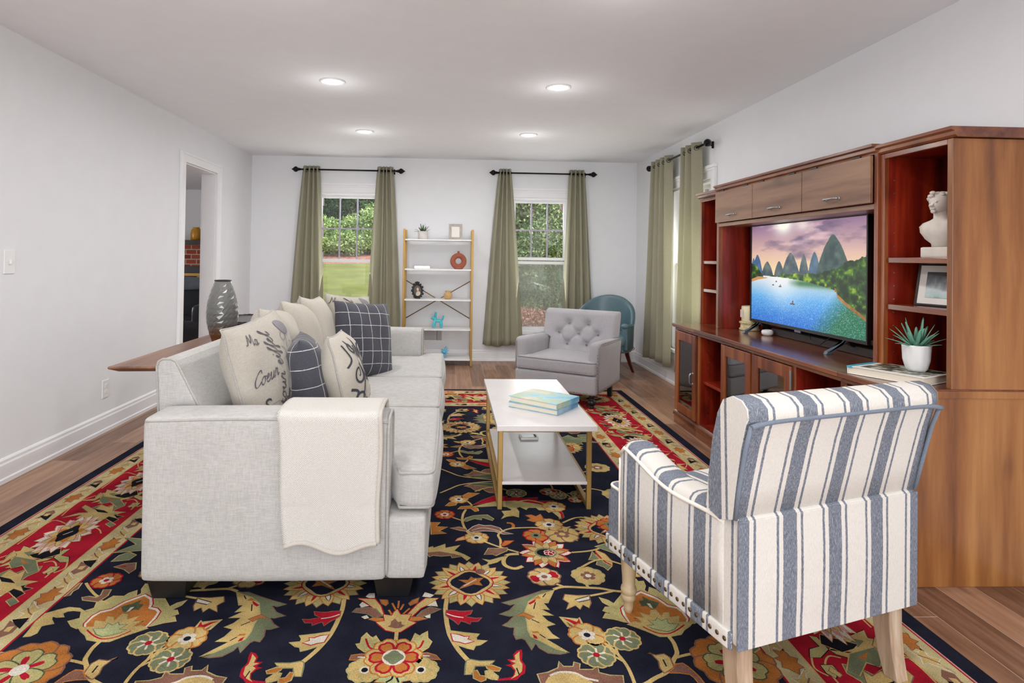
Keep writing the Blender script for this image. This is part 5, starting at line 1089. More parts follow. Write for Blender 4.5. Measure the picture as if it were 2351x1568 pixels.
def gdoor(t, y0, y1, hy, hinge=None):
    z0, z1, s = .105, CT-.050, .058
    bm = B(); x0, x1 = XF-.016, XF+.006
    box(bm, (x0, y0, z0), (x1, y0+s, z1)); box(bm, (x0, y1-s, z0), (x1, y1, z1)); box(bm, (x0+.001, y0+s, z1-s-.01), (x1-.001, y1-s, z1)); box(bm, (x0+.001, y0+s, z0), (x1-.001, y1-s, z0+s+.005))
    bmesh.ops.translate(bm, verts=bm.verts, vec=-Vector(t.location)); d = obj('glass_door', bm, 'cherry_z', t, bevel=.003)
    cb(t, 'glass_pane', (XF-.006, y0+s-.004, z0+s-.004), (XF-.002, y1-s+.004, z1-s-.006), 'smoked', d, bv=0)
    pull(d, t, (x0, hy, .405), True)
    if hinge: cb(t, 'hinge', (x0-.004, hinge, .60), (x0+.006, hinge+.008, .70), 'silver', d, bv=.001)
def carc(t, y0, y1, shelves=(), nm='carcass', mt_in='cherry_in'):
    th = .02
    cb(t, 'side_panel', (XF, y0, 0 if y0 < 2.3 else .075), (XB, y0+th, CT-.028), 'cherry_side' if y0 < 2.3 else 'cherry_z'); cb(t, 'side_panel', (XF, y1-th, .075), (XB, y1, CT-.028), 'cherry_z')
    cb(t, 'back_panel', (XB-.012, y0+th, .075), (XB, y1-th, CT-.028), 'cherry_in'); cb(t, 'bottom_panel', (XF+.004, y0+th, .075), (XB-.012, y1-th, .097), 'cherry_in')
    cb(t, 'liner', (XF+.012, y0+th, .097), (XB-.012, y0+th+.003, CT-.03), 'cherry_in', bv=0); cb(t, 'liner', (XF+.012, y1-th-.003, .097), (XB-.012, y1-th, CT-.03), 'cherry_in', bv=0)
    for z in shelves: cb(t, 'shelf', (XF+.03, y0+th+.004, z-.02), (XB-.012, y1-th-.004, z), 'cherry_in')
YA, YC, YD, YE = 2.240, 2.600, 4.160, 4.555
t = cab('base_cabinet', 'narrow lower cabinet of the wall unit with one glass door, at its window end', 'cabinet', YD, YE)
carc(t, YD, YE, (.41,)); plinth(t, YD, YE, far=True); counter(t, YD, YE, far=True); gdoor(t, YD+.008, YE-.008, YD+.045)
t = cab('base_cabinet', 'wide lower cabinet under the television with two glass doors between open niches', 'cabinet', YC, YD)
carc(t, YC, YD, ()); plinth(t, YC, YD); counter(t, YC, YD)
for y in (3.785, 2.975): cb(t, 'divider', (XF, y-.012, .097), (XB-.012, y+.012, CT-.03), 'cherry_in'); cb(t, 'stile', (XF-.004, y-.012, .097), (XF+.004, y+.012, CT-.045), 'cherry_z')
cb(t, 'stile', (XF-.004, 3.378, .097), (XF+.004, 3.402, CT-.045), 'cherry_z')
for a, b, z in ((3.797, YD-.02, .405), (YC+.02, 2.963, .42), (2.99, 3.77, .40)): cb(t, 'shelf', (XF+.03, a, z-.02), (XB-.012, b, z), 'cherry_in')
gdoor(t, 3.402, 3.773, 3.445); gdoor(t, 2.990, 3.378, 3.335, 2.982)
pins = 0
for y in (YD-.0235, 3.798):
    for k in range(12):
        bm = B(); cyl(bm, (XF+.07, y, .16+.042*k), (XF+.07, y-(.002 if y > 4 else -.002), .16+.042*k), .0035, n=8); bmesh.ops.translate(bm, verts=bm.verts, vec=-Vector(t.location)); obj('shelf_pin_hole', bm, 'silver', t)
t = cab('base_cabinet', 'lower end cabinet of the wall unit nearest the camera, with plain wood side', 'cabinet', YA, YC)
carc(t, YA, YC); plinth(t, YA+.021, YC); counter(t, YA, YC, near=True)
d = cb(t, 'drawer', (XF-.016, YA+.028, .52), (XF+.006, YC-.03, CT-.055), 'cherry_door', bv=.003); pull(d, t, (XF-.016, (YA+YC)/2, .62), False)
d = cb(t, 'door', (XF-.016, YA+.028, .105), (XF+.006, YC-.03, .512), 'cherry_door', bv=.003); pull(d, t, (XF-.016, YC-.07, .40), True)
cb(t, 'side_rail', (XF-.0, YA-.006, CT-.034), (XB, YA+.004, CT-.006), 'cherry_side')
def crown(t, y0, y1, z, dx=.0, near=False, far=False):
    e0, e1 = y0-(.022 if near else 0), y1+(.022 if far else 0); x = XH+dx; bm = B()
    prism(bm, [(x, z-.040), (x-.010, z-.032), (x-.012, z-.018), (x-.026, z-.012), (x-.028, z), (XB, z), (XB, z-.040)], 'y', e0, e1)
    bmesh.ops.translate(bm, verts=bm.verts, vec=-Vector(t.location)); obj('crown_moulding', bm, 'cherry_y', t)
def tower(t, y0, y1, zt, shelves, side='cherry_z'):
    th = .026
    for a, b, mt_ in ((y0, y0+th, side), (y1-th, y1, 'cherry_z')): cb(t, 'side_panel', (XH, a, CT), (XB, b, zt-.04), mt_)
    cb(t, 'liner', (XH+.02, y0+th, CT+.001), (XB-.012, y0+th+.003, zt-.06), 'cherry_in', bv=0); cb(t, 'liner', (XH+.02, y1-th-.003, CT+.001), (XB-.012, y1-th, zt-.06), 'cherry_in', bv=0)
    cb(t, 'back_panel', (XB-.012, y0+th, CT), (XB, y1-th, zt-.04), 'cherry_in'); cb(t, 'top_rail', (XH, y0+th, zt-.062), (XH+.02, y1-th, zt-.04), 'cherry_y'); cb(t, 'top_panel', (XH+.02, y0+th, zt-.058), (XB-.012, y1-th, zt-.04), 'cherry_in')
    for z in shelves: cb(t, 'shelf', (XH+.012, y0+th+.005, z-.024), (XB-.012, y1-th-.005, z), 'cherry_y')
HA, HC, HD, HE = 2.240, 2.632, 4.262, 4.582
t = cab('tower_hutch', 'narrow open shelf tower of the wall unit beside the curtain', 'shelf tower', HD, HE); tower(t, HD, HE, 1.785, (1.262, 1.044)); crown(t, HD, HE, 1.79, far=True)
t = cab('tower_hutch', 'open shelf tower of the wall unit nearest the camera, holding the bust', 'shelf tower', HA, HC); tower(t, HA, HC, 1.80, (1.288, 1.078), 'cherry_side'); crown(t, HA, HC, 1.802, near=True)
for y in (HA+.0295, HC-.0295):
    for k in range(14):
        if y > 2.5: bm = B(); cyl(bm, (XH+.045, y, .86+.06*k), (XH+.045, y-.002, .86+.06*k), .003, n=8); bmesh.ops.translate(bm, verts=bm.verts, vec=-Vector(t.location)); obj('shelf_pin_hole', bm, 'silver', t)
t = cab('bridge_hutch', 'bridge hutch over the television with three brown flip-up doors', 'cabinet', HC, HD)
for a, b in ((HC, HC+.022), (HD-.03, HD)): cb(t, 'side_panel', (XH-.012, a, CT), (XB, b, 1.775), 'cherry_z')
cb(t, 'liner', (XH+.02, HD-.033, CT+.001), (XB-.012, HD-.03, 1.51), 'cherry_in', bv=0); cb(t, 'liner', (XH+.02, HC+.022, CT+.001), (XB-.012, HC+.025, 1.51), 'cherry_in', bv=0)
cb(t, 'bridge_floor', (XH-.012, HC+.022, 1.512), (XB, HD-.03, 1.537), 'cherry_door'); cb(t, 'back_panel', (XB-.012, HC+.022, CT), (XB, HD-.03, 1.775), 'cherry_in'); cb(t, 'top_panel', (XH-.012, HC+.022, 1.765), (XB, HD-.03, 1.775), 'cherry_y')
dz0, dz1 = 1.541, 1.762; L = (HD-HC-.03)/3
for k in range(3):
    y0 = HC+.024+k*L; d = cb(t, 'flip_door', (XH-.030, y0+.003, dz0), (XH-.012, y0+L-.003, dz1), 'cherry_door', bv=.003); pull(d, t, (XH-.030, y0+L/2, 1.585), False, .10)
    for yy in (y0+.07, y0+L-.13): cb(t, 'hinge', (XH-.030, yy, dz1), (XH-.020, yy+.06, dz1+.008), 'black', d, bv=.001)
crown(t, HC, HD, 1.812, -.014)
# ---------------------------------------------------------------- television
TX, TY0, TY1, TZ0, TZ1 = 2.115, 2.905, 4.070, .846, 1.515
tv = thing('television', 'flat-screen television showing a river and mountain landscape', 'television', (TX, (TY0+TY1)/2, CT))
def tb(nm, a, b, mt, par=None, bv=.002):
    bm = B(); box(bm, a, b); bmesh.ops.translate(bm, verts=bm.verts, vec=-Vector(tv.location)); return obj(nm, bm, mt, par or tv, bevel=bv)
tb('cabinet_back', (TX+.012, TY0+.02, TZ0+.02), (TX+.055, TY1-.02, TZ1-.04), 'black', bv=.01)
bz = B(); box(bz, (TX, TY0, TZ0), (TX+.02, TY1, TZ0+.018)); box(bz, (TX, TY0, TZ1-.010), (TX+.02, TY1, TZ1)); box(bz, (TX, TY0, TZ0+.018), (TX+.02, TY0+.010, TZ1-.010)); box(bz, (TX, TY1-.010, TZ0+.018), (TX+.02, TY1, TZ1-.010)); box(bz, (TX+.006, TY0+.010, TZ0+.018), (TX+.02, TY1-.010, TZ1-.010))
bmesh.ops.translate(bz, verts=bz.verts, vec=-Vector(tv.location)); bezel = obj('bezel', bz, 'black', tv)
tb('sensor_badge', (TX-.004, 3.47, TZ0-.012), (TX+.004, 3.53, TZ0+.002), 'tvgrey')
for yc in (3.085, 3.965):
    for x1 in (TX-.095, TX+.150):
        bm = B(); s = 1 if x1 > TX else -1; pr = [(TX+.012, TZ0+.004), (TX+.030*1, TZ0+.002), (x1, CT+.016), (x1+s*.008, CT), (x1-s*.022, CT), (x1-s*.028, CT+.010), (TX+s*.02+.012, TZ0-.028)]
        prism(bm, pr, 'y', yc-.013, yc+.013); bmesh.ops.translate(bm, verts=bm.verts, vec=-Vector(tv.location)); obj('foot', bm, 'tvgrey' if s < 0 else 'black', tv, bevel=.003)
def tv_picture():
    nu, nv = 330, 190; U, V = np.meshgrid((np.arange(nu)+.5)/nu, (np.arange(nv)+.5)/nv, indexing='ij'); rg = np.random.RandomState(4)
    def fbm(u, v, f, oct_=5, seed=0):
        r = np.random.RandomState(seed); o = np.zeros_like(u); a = .5
        for k in range(oct_):
            g = r.rand(66, 66); x, y = (u*f) % 64, (v*f) % 64; i, j = x.astype(int), y.astype(int); fx, fy = x-i, y-j; fx = fx*fx*(3-2*fx); fy = fy*fy*(3-2*fy)
            o += a*(g[i, j]*(1-fx)*(1-fy)+g[i+1, j]*fx*(1-fy)+g[i, j+1]*(1-fx)*fy+g[i+1, j+1]*fx*fy); f *= 2; a *= .5
        return o
    C = np.zeros((nu, nv, 3)); c = lambda *x: np.array(x, float)
    def mixc(a, b, t): t = np.clip(t, 0, 1)[..., None]; return a*(1-t)+b*t
    sv = np.clip((V-.52)/.48, 0, 1)
    sky_ = mixc(mixc(c(252, 222, 170), c(226, 184, 170), sv/.45), c(150, 116, 150), (sv-.4)/.6)
    cl = fbm(U*1.0, V*2.2, 4, seed=1); sky_ = mixc(sky_, c(112, 92, 122), (cl-.50)*5*np.clip(sv*1.6, 0, 1)); sky_ = mixc(sky_, c(255, 214, 214), (fbm(U, V*2.5, 5, seed=2)-.58)*6*sv*.7)
    sky_ = mixc(sky_, c(255, 252, 240), np.exp(-((U-.34)/.09)**2-((V-1.0)/.10)**2)*1.3); sky_ = mixc(sky_, c(255, 236, 226), .8*np.exp(-((U-.52)/.07)**2-((V-.97)/.06)**2)); C[:] = sky_
    def ridge(pk, col, col2, seed, base=.49):
        h = np.full(nu, 0.0); u = (np.arange(nu)+.5)/nu
        for (pc, w, ht) in pk:
            x = np.abs(u-pc)/w; h = np.maximum(h, np.where(x < 1, base+(ht-base)*(1-x**1.9)**.9 if False else base+(ht-base)*np.clip(1-x**1.5, 0, 1)**.85, 0))
        h = h+.012*(fbm(u[:, None], np.zeros((nu, 1)), 40, seed=seed)[:, 0]-.5)*(h > base); mk = (V < h[:, None]) & (V > base-.06)
        tex = fbm(U*1.5, V, 16, seed=seed+3); C[mk] = mixc(c(*col), c(*col2), (tex-.3)*1.7)[mk]
    ridge([(.02, .035, .66), (.065, .06, .70)], (54, 88, 132), (96, 132, 168), 11); ridge([(.62, .055, .72), (1.0, .04, .70)], (64, 96, 128), (110, 136, 150), 14)
    ridge([(.175, .062, .625), (.30, .05, .63), (.41, .085, .715), (.53, .045, .70)], (58, 76, 92), (122, 134, 122), 17); ridge([(.765, .135, .865)], (40, 64, 66), (96, 120, 110), 20)
    wat = V < .475; wc = mixc(mixc(c(16, 112, 214), c(92, 176, 240), (V-.02)/.26), c(232, 230, 228), (V-.26)/.2)
    wc = mixc(wc, c(250, 250, 250), .75*np.exp(-((U-.30-.15*(.45-V))/.16)**2)*np.clip((V-.10)/.3, 0, 1))
    wc = mixc(wc, c(18, 112, 74), 1.15*np.clip((U-.62-.6*(V-.1))/.22, 0, 1)*np.clip((.5-V)/.1, 0, 1)); wc = mixc(wc, c(60, 120, 76), np.exp(-((V-.42)/.035)**2)*np.clip((U-.38)/.12, 0, 1))
    sp = rg.rand(nu, nv); wc = mixc(wc, c(232, 244, 255), np.clip((sp-.72)*2.2, 0, 1)*np.clip((.46-V)/.2, .15, 1)); wc = mixc(wc, c(10, 70, 150), np.clip((.18-sp)*2.0, 0, 1)*np.clip((.35-V)/.3, 0, 1)); C[wat] = wc[wat]
    def green(mk, seed, warm=0):
        tx = fbm(U*1.3, V, 26, seed=seed); g = mixc(mixc(c(14, 40, 12), c(70, 128, 28), (tx-.3)*2.4), c(190, 200, 44), (tx-.56)*4)
        C[mk] = g[mk]
    u_ = U; wob = .03*(fbm(U, V*0, 30, seed=40)-.5)
    top = np.interp(u_, [0, .05, .10, .14], [.60, .57, .52, .46])+wob; bot = np.interp(u_, [0, .1, .14], [.43, .455, .46]); green((V < top) & (V > bot) & (U < .13), 31)
    sand = (U < .18) & (V < np.interp(u_, [0, .08, .18], [.43, .465, .455])) & (V > np.interp(u_, [0, .08, .18], [.40, .43, .452])); C[sand] = c(206, 150, 88)
    top = np.interp(u_, [.2, .34, .5, .68, .80, .88, 1], [.47, .50, .515, .53, .58, .64, .67])+wob*1.6; bot = np.interp(u_, [.2, .36, .55, .72, .79, .80, .86, 1], [.468, .465, .44, .40, .38, .33, .27, .16]); mk = (V < top) & (V > bot) & (U > .2); green(mk, 33)
    bk_ = (V < bot+.02) & (V > bot-.012) & (U > .78); C[bk_] = mixc(c(110, 70, 30), c(214, 160, 80), fbm(U, V, 30, seed=50))[bk_]
    for bu, bv, s in ((.43, .215, 1), (.31, .375, .6), (.27, .42, .35), (.24, .385, .4)):
        C[(np.abs(U-bu) < .022*s) & (np.abs(V-bv-.3*(U-bu)*0) < .005)] = c(70, 66, 40); C[(np.abs(U-bu-.004) < .006*s) & (V > bv) & (V < bv+.03*s)] = c(150, 60, 50)
    lc = np.where(C/255 <= .04045, C/255/12.92, ((C/255+.055)/1.055)**2.4)
    y0, y1, z0, z1 = TY0+.010, TY1-.010, TZ0+.018, TZ1-.010
    yy = y1-(y1-y0)*np.arange(nu+1)/nu; zz = z0+(z1-z0)*np.arange(nv+1)/nv
    vs_ = np.stack(np.broadcast_arrays(TX+.0055-tv.location.x, (yy-tv.location.y)[:, None], (zz-tv.location.z)[None, :]), -1).reshape(-1, 3)
    idx = np.arange((nu+1)*(nv+1)).reshape(nu+1, nv+1); F_ = np.stack([idx[:-1, :-1], idx[:-1, 1:], idx[1:, 1:], idx[1:, :-1]], -1).reshape(-1, 4)
    me = bpy.data.meshes.new('screen'); me.from_pydata(vs_.tolist(), [], F_.tolist())
    at = me.color_attributes.new('picture', 'FLOAT_COLOR', 'CORNER'); col = np.ones((nu*nv, 4, 4), np.float32); col[:, :, :3] = lc.reshape(-1, 1, 3); at.data.foreach_set('color', col.ravel())
    m, nt, b = newmat('lit_screen'); a = nt.nodes.new('ShaderNodeVertexColor'); a.layer_name = 'picture'; b.inputs['Base Color'].default_value = (.01, .01, .01, 1); b.inputs['Roughness'].default_value = .35
    lk(nt, a.outputs[0], b.inputs['Emission Color']); b.inputs['Emission Strength'].default_value = .82
    link('screen', me, [m], bezel)
tv_picture()
bm = B(); tube(bm, smooth_pts := [(TX+.02, 3.42, TZ0-.004), (TX, 3.37, CT+.03), (TX+.01, 3.30, CT+.02), (TX+.03, 3.24, TZ0-.006)], .003, 6)
tag(obj('cable', bm, 'black'), 'thin black cable drooping under the television', 'cable')
# things on the wall unit
bm = B(); softbox(bm, (.055, .62, .024), .01, n=6, c=(2.225, 3.28, CT+.025)); tag(obj('soundbar', bm, mat('charcoal_speaker_cloth', (74, 68, 66), .8)), 'long dark soundbar lying behind the television feet', 'soundbar')
t = thing('candle_jar', 'cream candle in a glass jar standing on a carved base left of the television', 'candle', (2.150, 4.140, CT+.062))
obj('jar', lathe(B(), [(.001, .0), (.050, .0), (.055, .006), (.055, .105), (.052, .112), (.048, .108), (.046, .09), (.001, .088)], 28), 'candle', t); obj('paper_tag', box(B(), (-.058, -.018, .03), (-.054, .022, .085)), 'pages', t)
tag(obj('carved_candle_stand', lathe(B(), [(.001, 0), (.066, 0), (.070, .010), (.062, .018), (.060, .044), (.066, .050), (.070, .056), (.066, .062), (.001, .062)], 28, (2.150, 4.140, CT)), 'candlebase'), 'carved cream stand under the candle jar', 'candle stand')
tag(obj('white_bowl', lathe(B(), [(.001, .002), (.022, 0), (.034, .010), (.037, .024), (.032, .036), (.026, .038), (.024, .034), (.001, .03)], 28, (2.12, 3.85, CT)), 'ceramic'), 'small white rounded bowl behind the far television foot', 'bowl')
def bust(name, label, loc, rz, s):
    t = thing(name, label, 'sculpture', loc, rz); bm = B()
    softbox(bm, (.075*s, .055*s, .028*s), .006*s, n=6, c=(0, 0, .028*s)); obj('plinth', bm, 'plaster', t, bevel=.002)
    bm = B(); rings = []
    for z, rx, ry, ox in ((.054, .045, .040, 0), (.075, .050, .045, 0), (.10, .085, .055, 0), (.135, .105, .060, 0), (.165, .112, .058, 0), (.185, .095, .052, 0), (.196, .055, .044, -.002), (.205, .034, .036, -.006), (.225, .029, .032, -.010), (.245, .031, .036, -.012)):
        rings.append([Vector((rx*s*cos(a)*(1+.05*sin(5*a+z*60)), (oy := ox*s)+ry*s*sin(a), z*s)) for a in [2*pi*k/28 for k in range(28)]])
    loft(bm, rings); obj('torso', bm, 'plaster', t)
    bm = B(); rings = []
    for z, rx, f, bk in ((.232, .022, .030, .020), (.240, .030, .046, .030), (.250, .037, .054, .040), (.262, .041, .056, .050), (.272, .043, .060, .056), (.283, .044, .055, .060), (.295, .045, .056, .061), (.31, .043, .052, .058), (.325, .034, .040, .046), (.334, .018, .022, .026)):
        rings.append([Vector((rx*s*cos(a), (-.012*s)+(f if sin(a) < 0 else bk)*s*sin(a), z*s)) for a in [2*pi*k/24 for k in range(24)]])
    loft(bm, rings)
    loft(bm, [[Vector((x*s, y*s, z*s)) for x, y, z in q] for q in ([(-.008, -.062, .290), (.008, -.062, .290), (.010, -.055, .29), (-.010, -.055, .29)], [(-.009, -.084, .268), (.009, -.084, .268), (.013, -.06, .266), (-.013, -.06, .266)])], smooth=False)
    for x in (-.016, .016): ball(bm, (x*s, -.062*s, .289*s), .007*s, n=8)
    ball(bm, (0, -.066*s, .253*s), .013*s, (1.1, .6, .35), 10); ball(bm, (0, -.060*s, .240*s), .014*s, (1, .8, .8), 10); h = obj('head', bm, 'plaster', t)
    bm = B(); r = random.Random(9)
    for k in range(46):
        a, q = r.uniform(0, 2*pi), r.uniform(.25, 1.0); y = sin(a)*.056*q; z = .30+.038*sqrt(max(0, 1-q*q*.9))+r.uniform(-.01, .004)
        if y < -.045: z += .012
        ball(bm, (cos(a)*.046*q*s, (-.010+y)*s, z*s), r.uniform(.009, .015)*s, (1.3, 1, .8), 8)
    for k in range(10): a = pi*(.1+.8*k/9); ball(bm, (cos(a)*.046*s, (-.006+sin(a)*.058)*s, .275*s), .014*s, n=8)
    ball(bm, (0, .058*s, .285*s), .022*s, n=10); obj('hair', bm, 'plaster', t); return t
bust('classical_bust', 'chalky white classical bust on the upper shelf of the near tower', (2.095, 2.43, 1.288), -78, .82)
bust('small_bust', 'small white bust on a block low in the narrow far tower', (2.10, 4.335, CT+.12), -90, .42)
tag(obj('plaster_block', box(B(), (2.05, 4.30, CT), (2.15, 4.37, CT+.12)), mat('pale_green_block', (196, 204, 188), .6), bevel=.003), 'pale block under the small bust in the far tower', 'block')
def pic_mat(name, f):
    m, nt, b = newmat(name); lk(nt, f(nt), b.inputs['Base Color']); b.inputs['Roughness'].default_value = .25; return m
def falls(nt):
    s = nt.nodes.new('ShaderNodeSeparateXYZ'); lk(nt, coords(nt), s.inputs[0]); n = noise(nt, coords(nt, (1, 1, .5)), 26, 4)
    f = mth(nt, 'ADD', mth(nt, 'MULTIPLY', s.outputs[2], 5.5), mth(nt, 'MULTIPLY', n, .5))
    return ramp(nt, f, [(.30, lin((90, 84, 100))), (.42, lin((176, 206, 200))), (.60, lin((206, 220, 222))), (.78, lin((120, 126, 130))), (.95, lin((62, 62, 66)))])
t = thing('framed_photo', 'thin-framed waterfall picture leaning on the middle shelf of the near tower', 'picture frame', (2.10, 2.425, 1.0795), -76)
L_ = bpy.data.objects.new('tilt', None); bpy.data.objects.remove(L_)
def leaning(bm, ang=-10): bmesh.ops.rotate(bm, verts=bm.verts, cent=(0, 0, 0), matrix=Matrix.Rotation(rad(ang), 3, 'X')); return bm
w, h = .125, .185
bm = B(); box(bm, (-w, -.006, 0), (w, .006, .008)); box(bm, (-w, -.006, h-.008), (w, .006, h)); box(bm, (-w, -.006, .008), (-w+.008, .006, h-.008)); box(bm, (w-.008, -.006, .008), (w, .006, h-.008)); obj('frame', leaning(bm), 'darkwood', t)
obj('mat_board', leaning(box(B(), (-w+.008, -.001, .008), (w-.008, .004, h-.008))), 'paper', t); obj('print', leaning(box(B(), (-w+.04, -.003, .036), (w-.04, -.0012, h-.036))), pic_mat('waterfall_print', falls), t)
def succulent(par, n, L, mt, z0, spread=1.0, seed=1, wid=.010):
    r = random.Random(seed)
    for k in range(n):
        a = k*2.39996; el = rad(82-62*spread*(k/n)**.8); l = L*(.75+.35*r.random()); d = Vector((cos(a)*cos(el), sin(a)*cos(el), sin(el))); sd_ = Vector((-sin(a), cos(a), 0)); nrm = d.cross(sd_)
        bm = B(); rings = []
        for q in (0, .25, .5, .75, .93, 1):
            c = Vector((0, 0, z0))+d*l*q+Vector((cos(a), sin(a), 0))*.010+Vector((0, 0, -.25*l*q*q*(1-el/1.57))); ww = wid*(.55+1.6*q*(1-q)*1.2 if q < 1 else .02)*(1-q*.55); rings.append([c+sd_*ww, c-nrm*ww*.35, c-sd_*ww, c+nrm*ww*.12])
        loft(bm, rings); obj('leaf', bm, mt, par)
t = thing('potted_succulent', 'spiky blue-green succulent in a white fluted pot on the book', 'potted plant', (1.985, 2.43, CT+.0365))
bm = B(); loft(bm, [[Vector((rr_*(1-.035*abs(cos(4*a))**6)*cos(a), rr_*(1-.035*abs(cos(4*a))**6)*sin(a), z)) for a in [2*pi*k/48 for k in range(48)]] for rr_, z in ((.002, 0), (.030, 0), (.040, .012), (.050, .05), (.053, .105), (.0535, .112), (.049, .112), (.047, .098), (.002, .096))]); obj('pot', bm, 'ceramic', t); succulent(t, 26, .125, 'plant', .098, 1.0, 2, .013)
t = book('white hardback with a blue spine band under the potted succulent', (1.945, 2.475, CT+.001), -64, .30, .24, .034, 'cover_w')
for o_ in (obj('photo_panel', box(B(), (-.11, -.09, .034), (.14, .11, .0345)), 'cover_c', t), obj('spine_band', box(B(), (-.152, -.12, .026), (-.13, .12, .0348)), 'spine_blue', t), obj('spine_lettering', box(B(), (-.1515, -.09, .008), (-.150, -.04, .022)), 'spine_red', t)): pass
t = thing('remote_control', 'black remote control with a red button beside the white book', 'remote control', (2.015, 2.70, CT), 62)
obj('case', softbox(B(), (.085, .022, .010), .008, n=6, c=(0, 0, .010)), 'black', t); bm = B()
for i in range(5):
    for j in range(3): box(bm, (-.05+i*.02, -.012+j*.011, .0195), (-.040+i*.02, -.005+j*.011, .022))
obj('buttons', bm, 'silver', t); obj('power_button', box(B(), (.055, -.006, .0195), (.070, .006, .0225)), 'spine_red', t)
# ---------------------------------------------------------------- curtains and rods
def rod(label, axis, pos, a0, a1, z):
    """pos: distance line of the rod; a0..a1 along the wall (x or y)"""
    P = (lambda a, d, zz: Vector((a, pos+d, zz))) if axis == 'x' else (lambda a, d, zz: Vector((pos+d, a, zz)))
    t = thing('curtain_rod', label, 'curtain rod', P((a0+a1)/2, 0, z), 0, 'black curtain rods'); T0 = -Vector(t.location)
    def o(nm, bm, mt='blackmetal'): bmesh.ops.translate(bm, verts=bm.verts, vec=T0); return obj(nm, bm, mt, t)
    o('pole', cyl(B(), P(a0, 0, z), P(a1, 0, z), .0095, n=12))
    for a, s in ((a0, -1), (a1, 1)):
        bm = B(); d = (P(1, 0, 0)-P(0, 0, 0))*s; c = P(a, 0, z); u, v = frame_for(d)
        loft(bm, [[c+d*q+(u*cos(2*pi*k/16)+v*sin(2*pi*k/16))*r for k in range(16)] for q, r in ((-.004, .012), (.012, .013), (.014, .018), (.022, .018), (.025, .014), (.034, .022), (.046, .032), (.058, .034), (.072, .029), (.086, .016), (.098, .007), (.108, .001))]); o('finial', bm)
    wd = .09
    for a in (a0+.03, a1-.03):
        bm = B(); cyl(bm, P(a, 0, z-.004), P(a, wd*.98, z-.004), .006, n=8); cyl(bm, P(a, wd*.93, z-.03), P(a, wd*.93, z+.03), .010, n=8); o('bracket', bm)
    return t
def curtain(label, axis, pos, t0, t1, b0, b1, zt, zb, folds, seed=0, amp=.030, side=1):
    """hangs from a rod line; t0..t1 top extent, b0..b1 hem extent along the wall"""
    r = random.Random(seed); ph = r.uniform(0, 6); nu, nv = folds*12, 26; wv = [r.uniform(.7, 1.3) for _ in range(folds+2)]
    s0 = sum(wv[:folds]); cum = [sum(wv[:k])/s0 for k in range(folds+1)]
    def f(a, b):
        k = min(folds-1, int(a*folds)); lo = a*folds-k; w = cum[k]+(cum[k+1]-cum[k])*lo
        top = t0+(t1-t0)*w; bot = b0+(b1-b0)*w; e = (1-b); e2 = e**.85
        x = top+(bot-top)*e2+.006*sin(a*37+ph)*e; am = amp*(1+.35*e*sin(3.1*k+ph))
        d = am*sin(2*pi*a*folds+pi/2)*(.95)+.010*sin(a*23+ph+b*3)*e; z = zb+(zt-zb)*b+(.012*sin(a*9+ph)*e if b < .03 else 0)
        return Vector((x, pos+d, z)) if axis == 'x' else Vector((pos+d, x, z))
    bm = B(); grid(bm, f, nu, nv); o = obj('curtain', bm, 'curtain', None, solid=.003); tag(o, label, 'curtain', 'olive-grey curtain panels')
    for k in range(folds*2):
        a = (k+.5)/(folds*2); c = f(a, .975); q = f(min(1, a+.01), .975)-f(max(0, a-.01), .975); nrm = Vector((-q.y, q.x, 0)).normalized(); u = q.normalized(); v = Vector((0, 0, 1))
        obj('grommet', tube(B(), [c+(u*cos(t_)+v*sin(t_))*.021 for t_ in [2*pi*i/18 for i in range(18)]], .0035, 6, True), 'blackmetal', o)
    hem = [f(i/nu, .055) for i in range(nu+1)]; obj('hem_stitch', tube(B(), hem, .0014, 5), 'curtain', o); return o
YR = YB-.092; XRD = XR-.092
rod('black curtain rod with pointed finials over the left window', 'x', YR, -1.81, -.665, 2.292)
rod('black curtain rod with pointed finials over the right window of the back wall', 'x', YR, .565, 1.678, 2.297)
rod('black curtain rod running along the right side wall above the corner window', 'y', XRD, 5.06, 6.44, 2.285)
curtain('olive-grey curtain left of the left window', 'x', YR, -1.782, -1.585, -1.95, -1.50, 2.335, .19, 4, 1)
curtain('olive-grey curtain between the left window and the shelf unit', 'x', YR, -.895, -.705, -1.01, -.575, 2.342, .19, 4, 2)
curtain('olive-grey curtain right of the shelf unit, left of the right window', 'x', YR, .583, .726, .405, .895, 2.345, .195, 4, 3)
curtain('olive-grey curtain behind the teal chair, right of the right window', 'x', YR, 1.442, 1.63, 1.36, 1.76, 2.348, .195, 4, 4)
curtain('sunlit pale olive curtain on the side wall near the room corner', 'y', XRD, 5.88, 6.40, 5.86, 6.60, 2.335, .19, 4, 5, .036)
curtain('pale olive curtain on the side wall beside the shelf tower', 'y', XRD, 5.20, 5.56, 5.06, 5.72, 2.335, .19, 3, 6, .036)
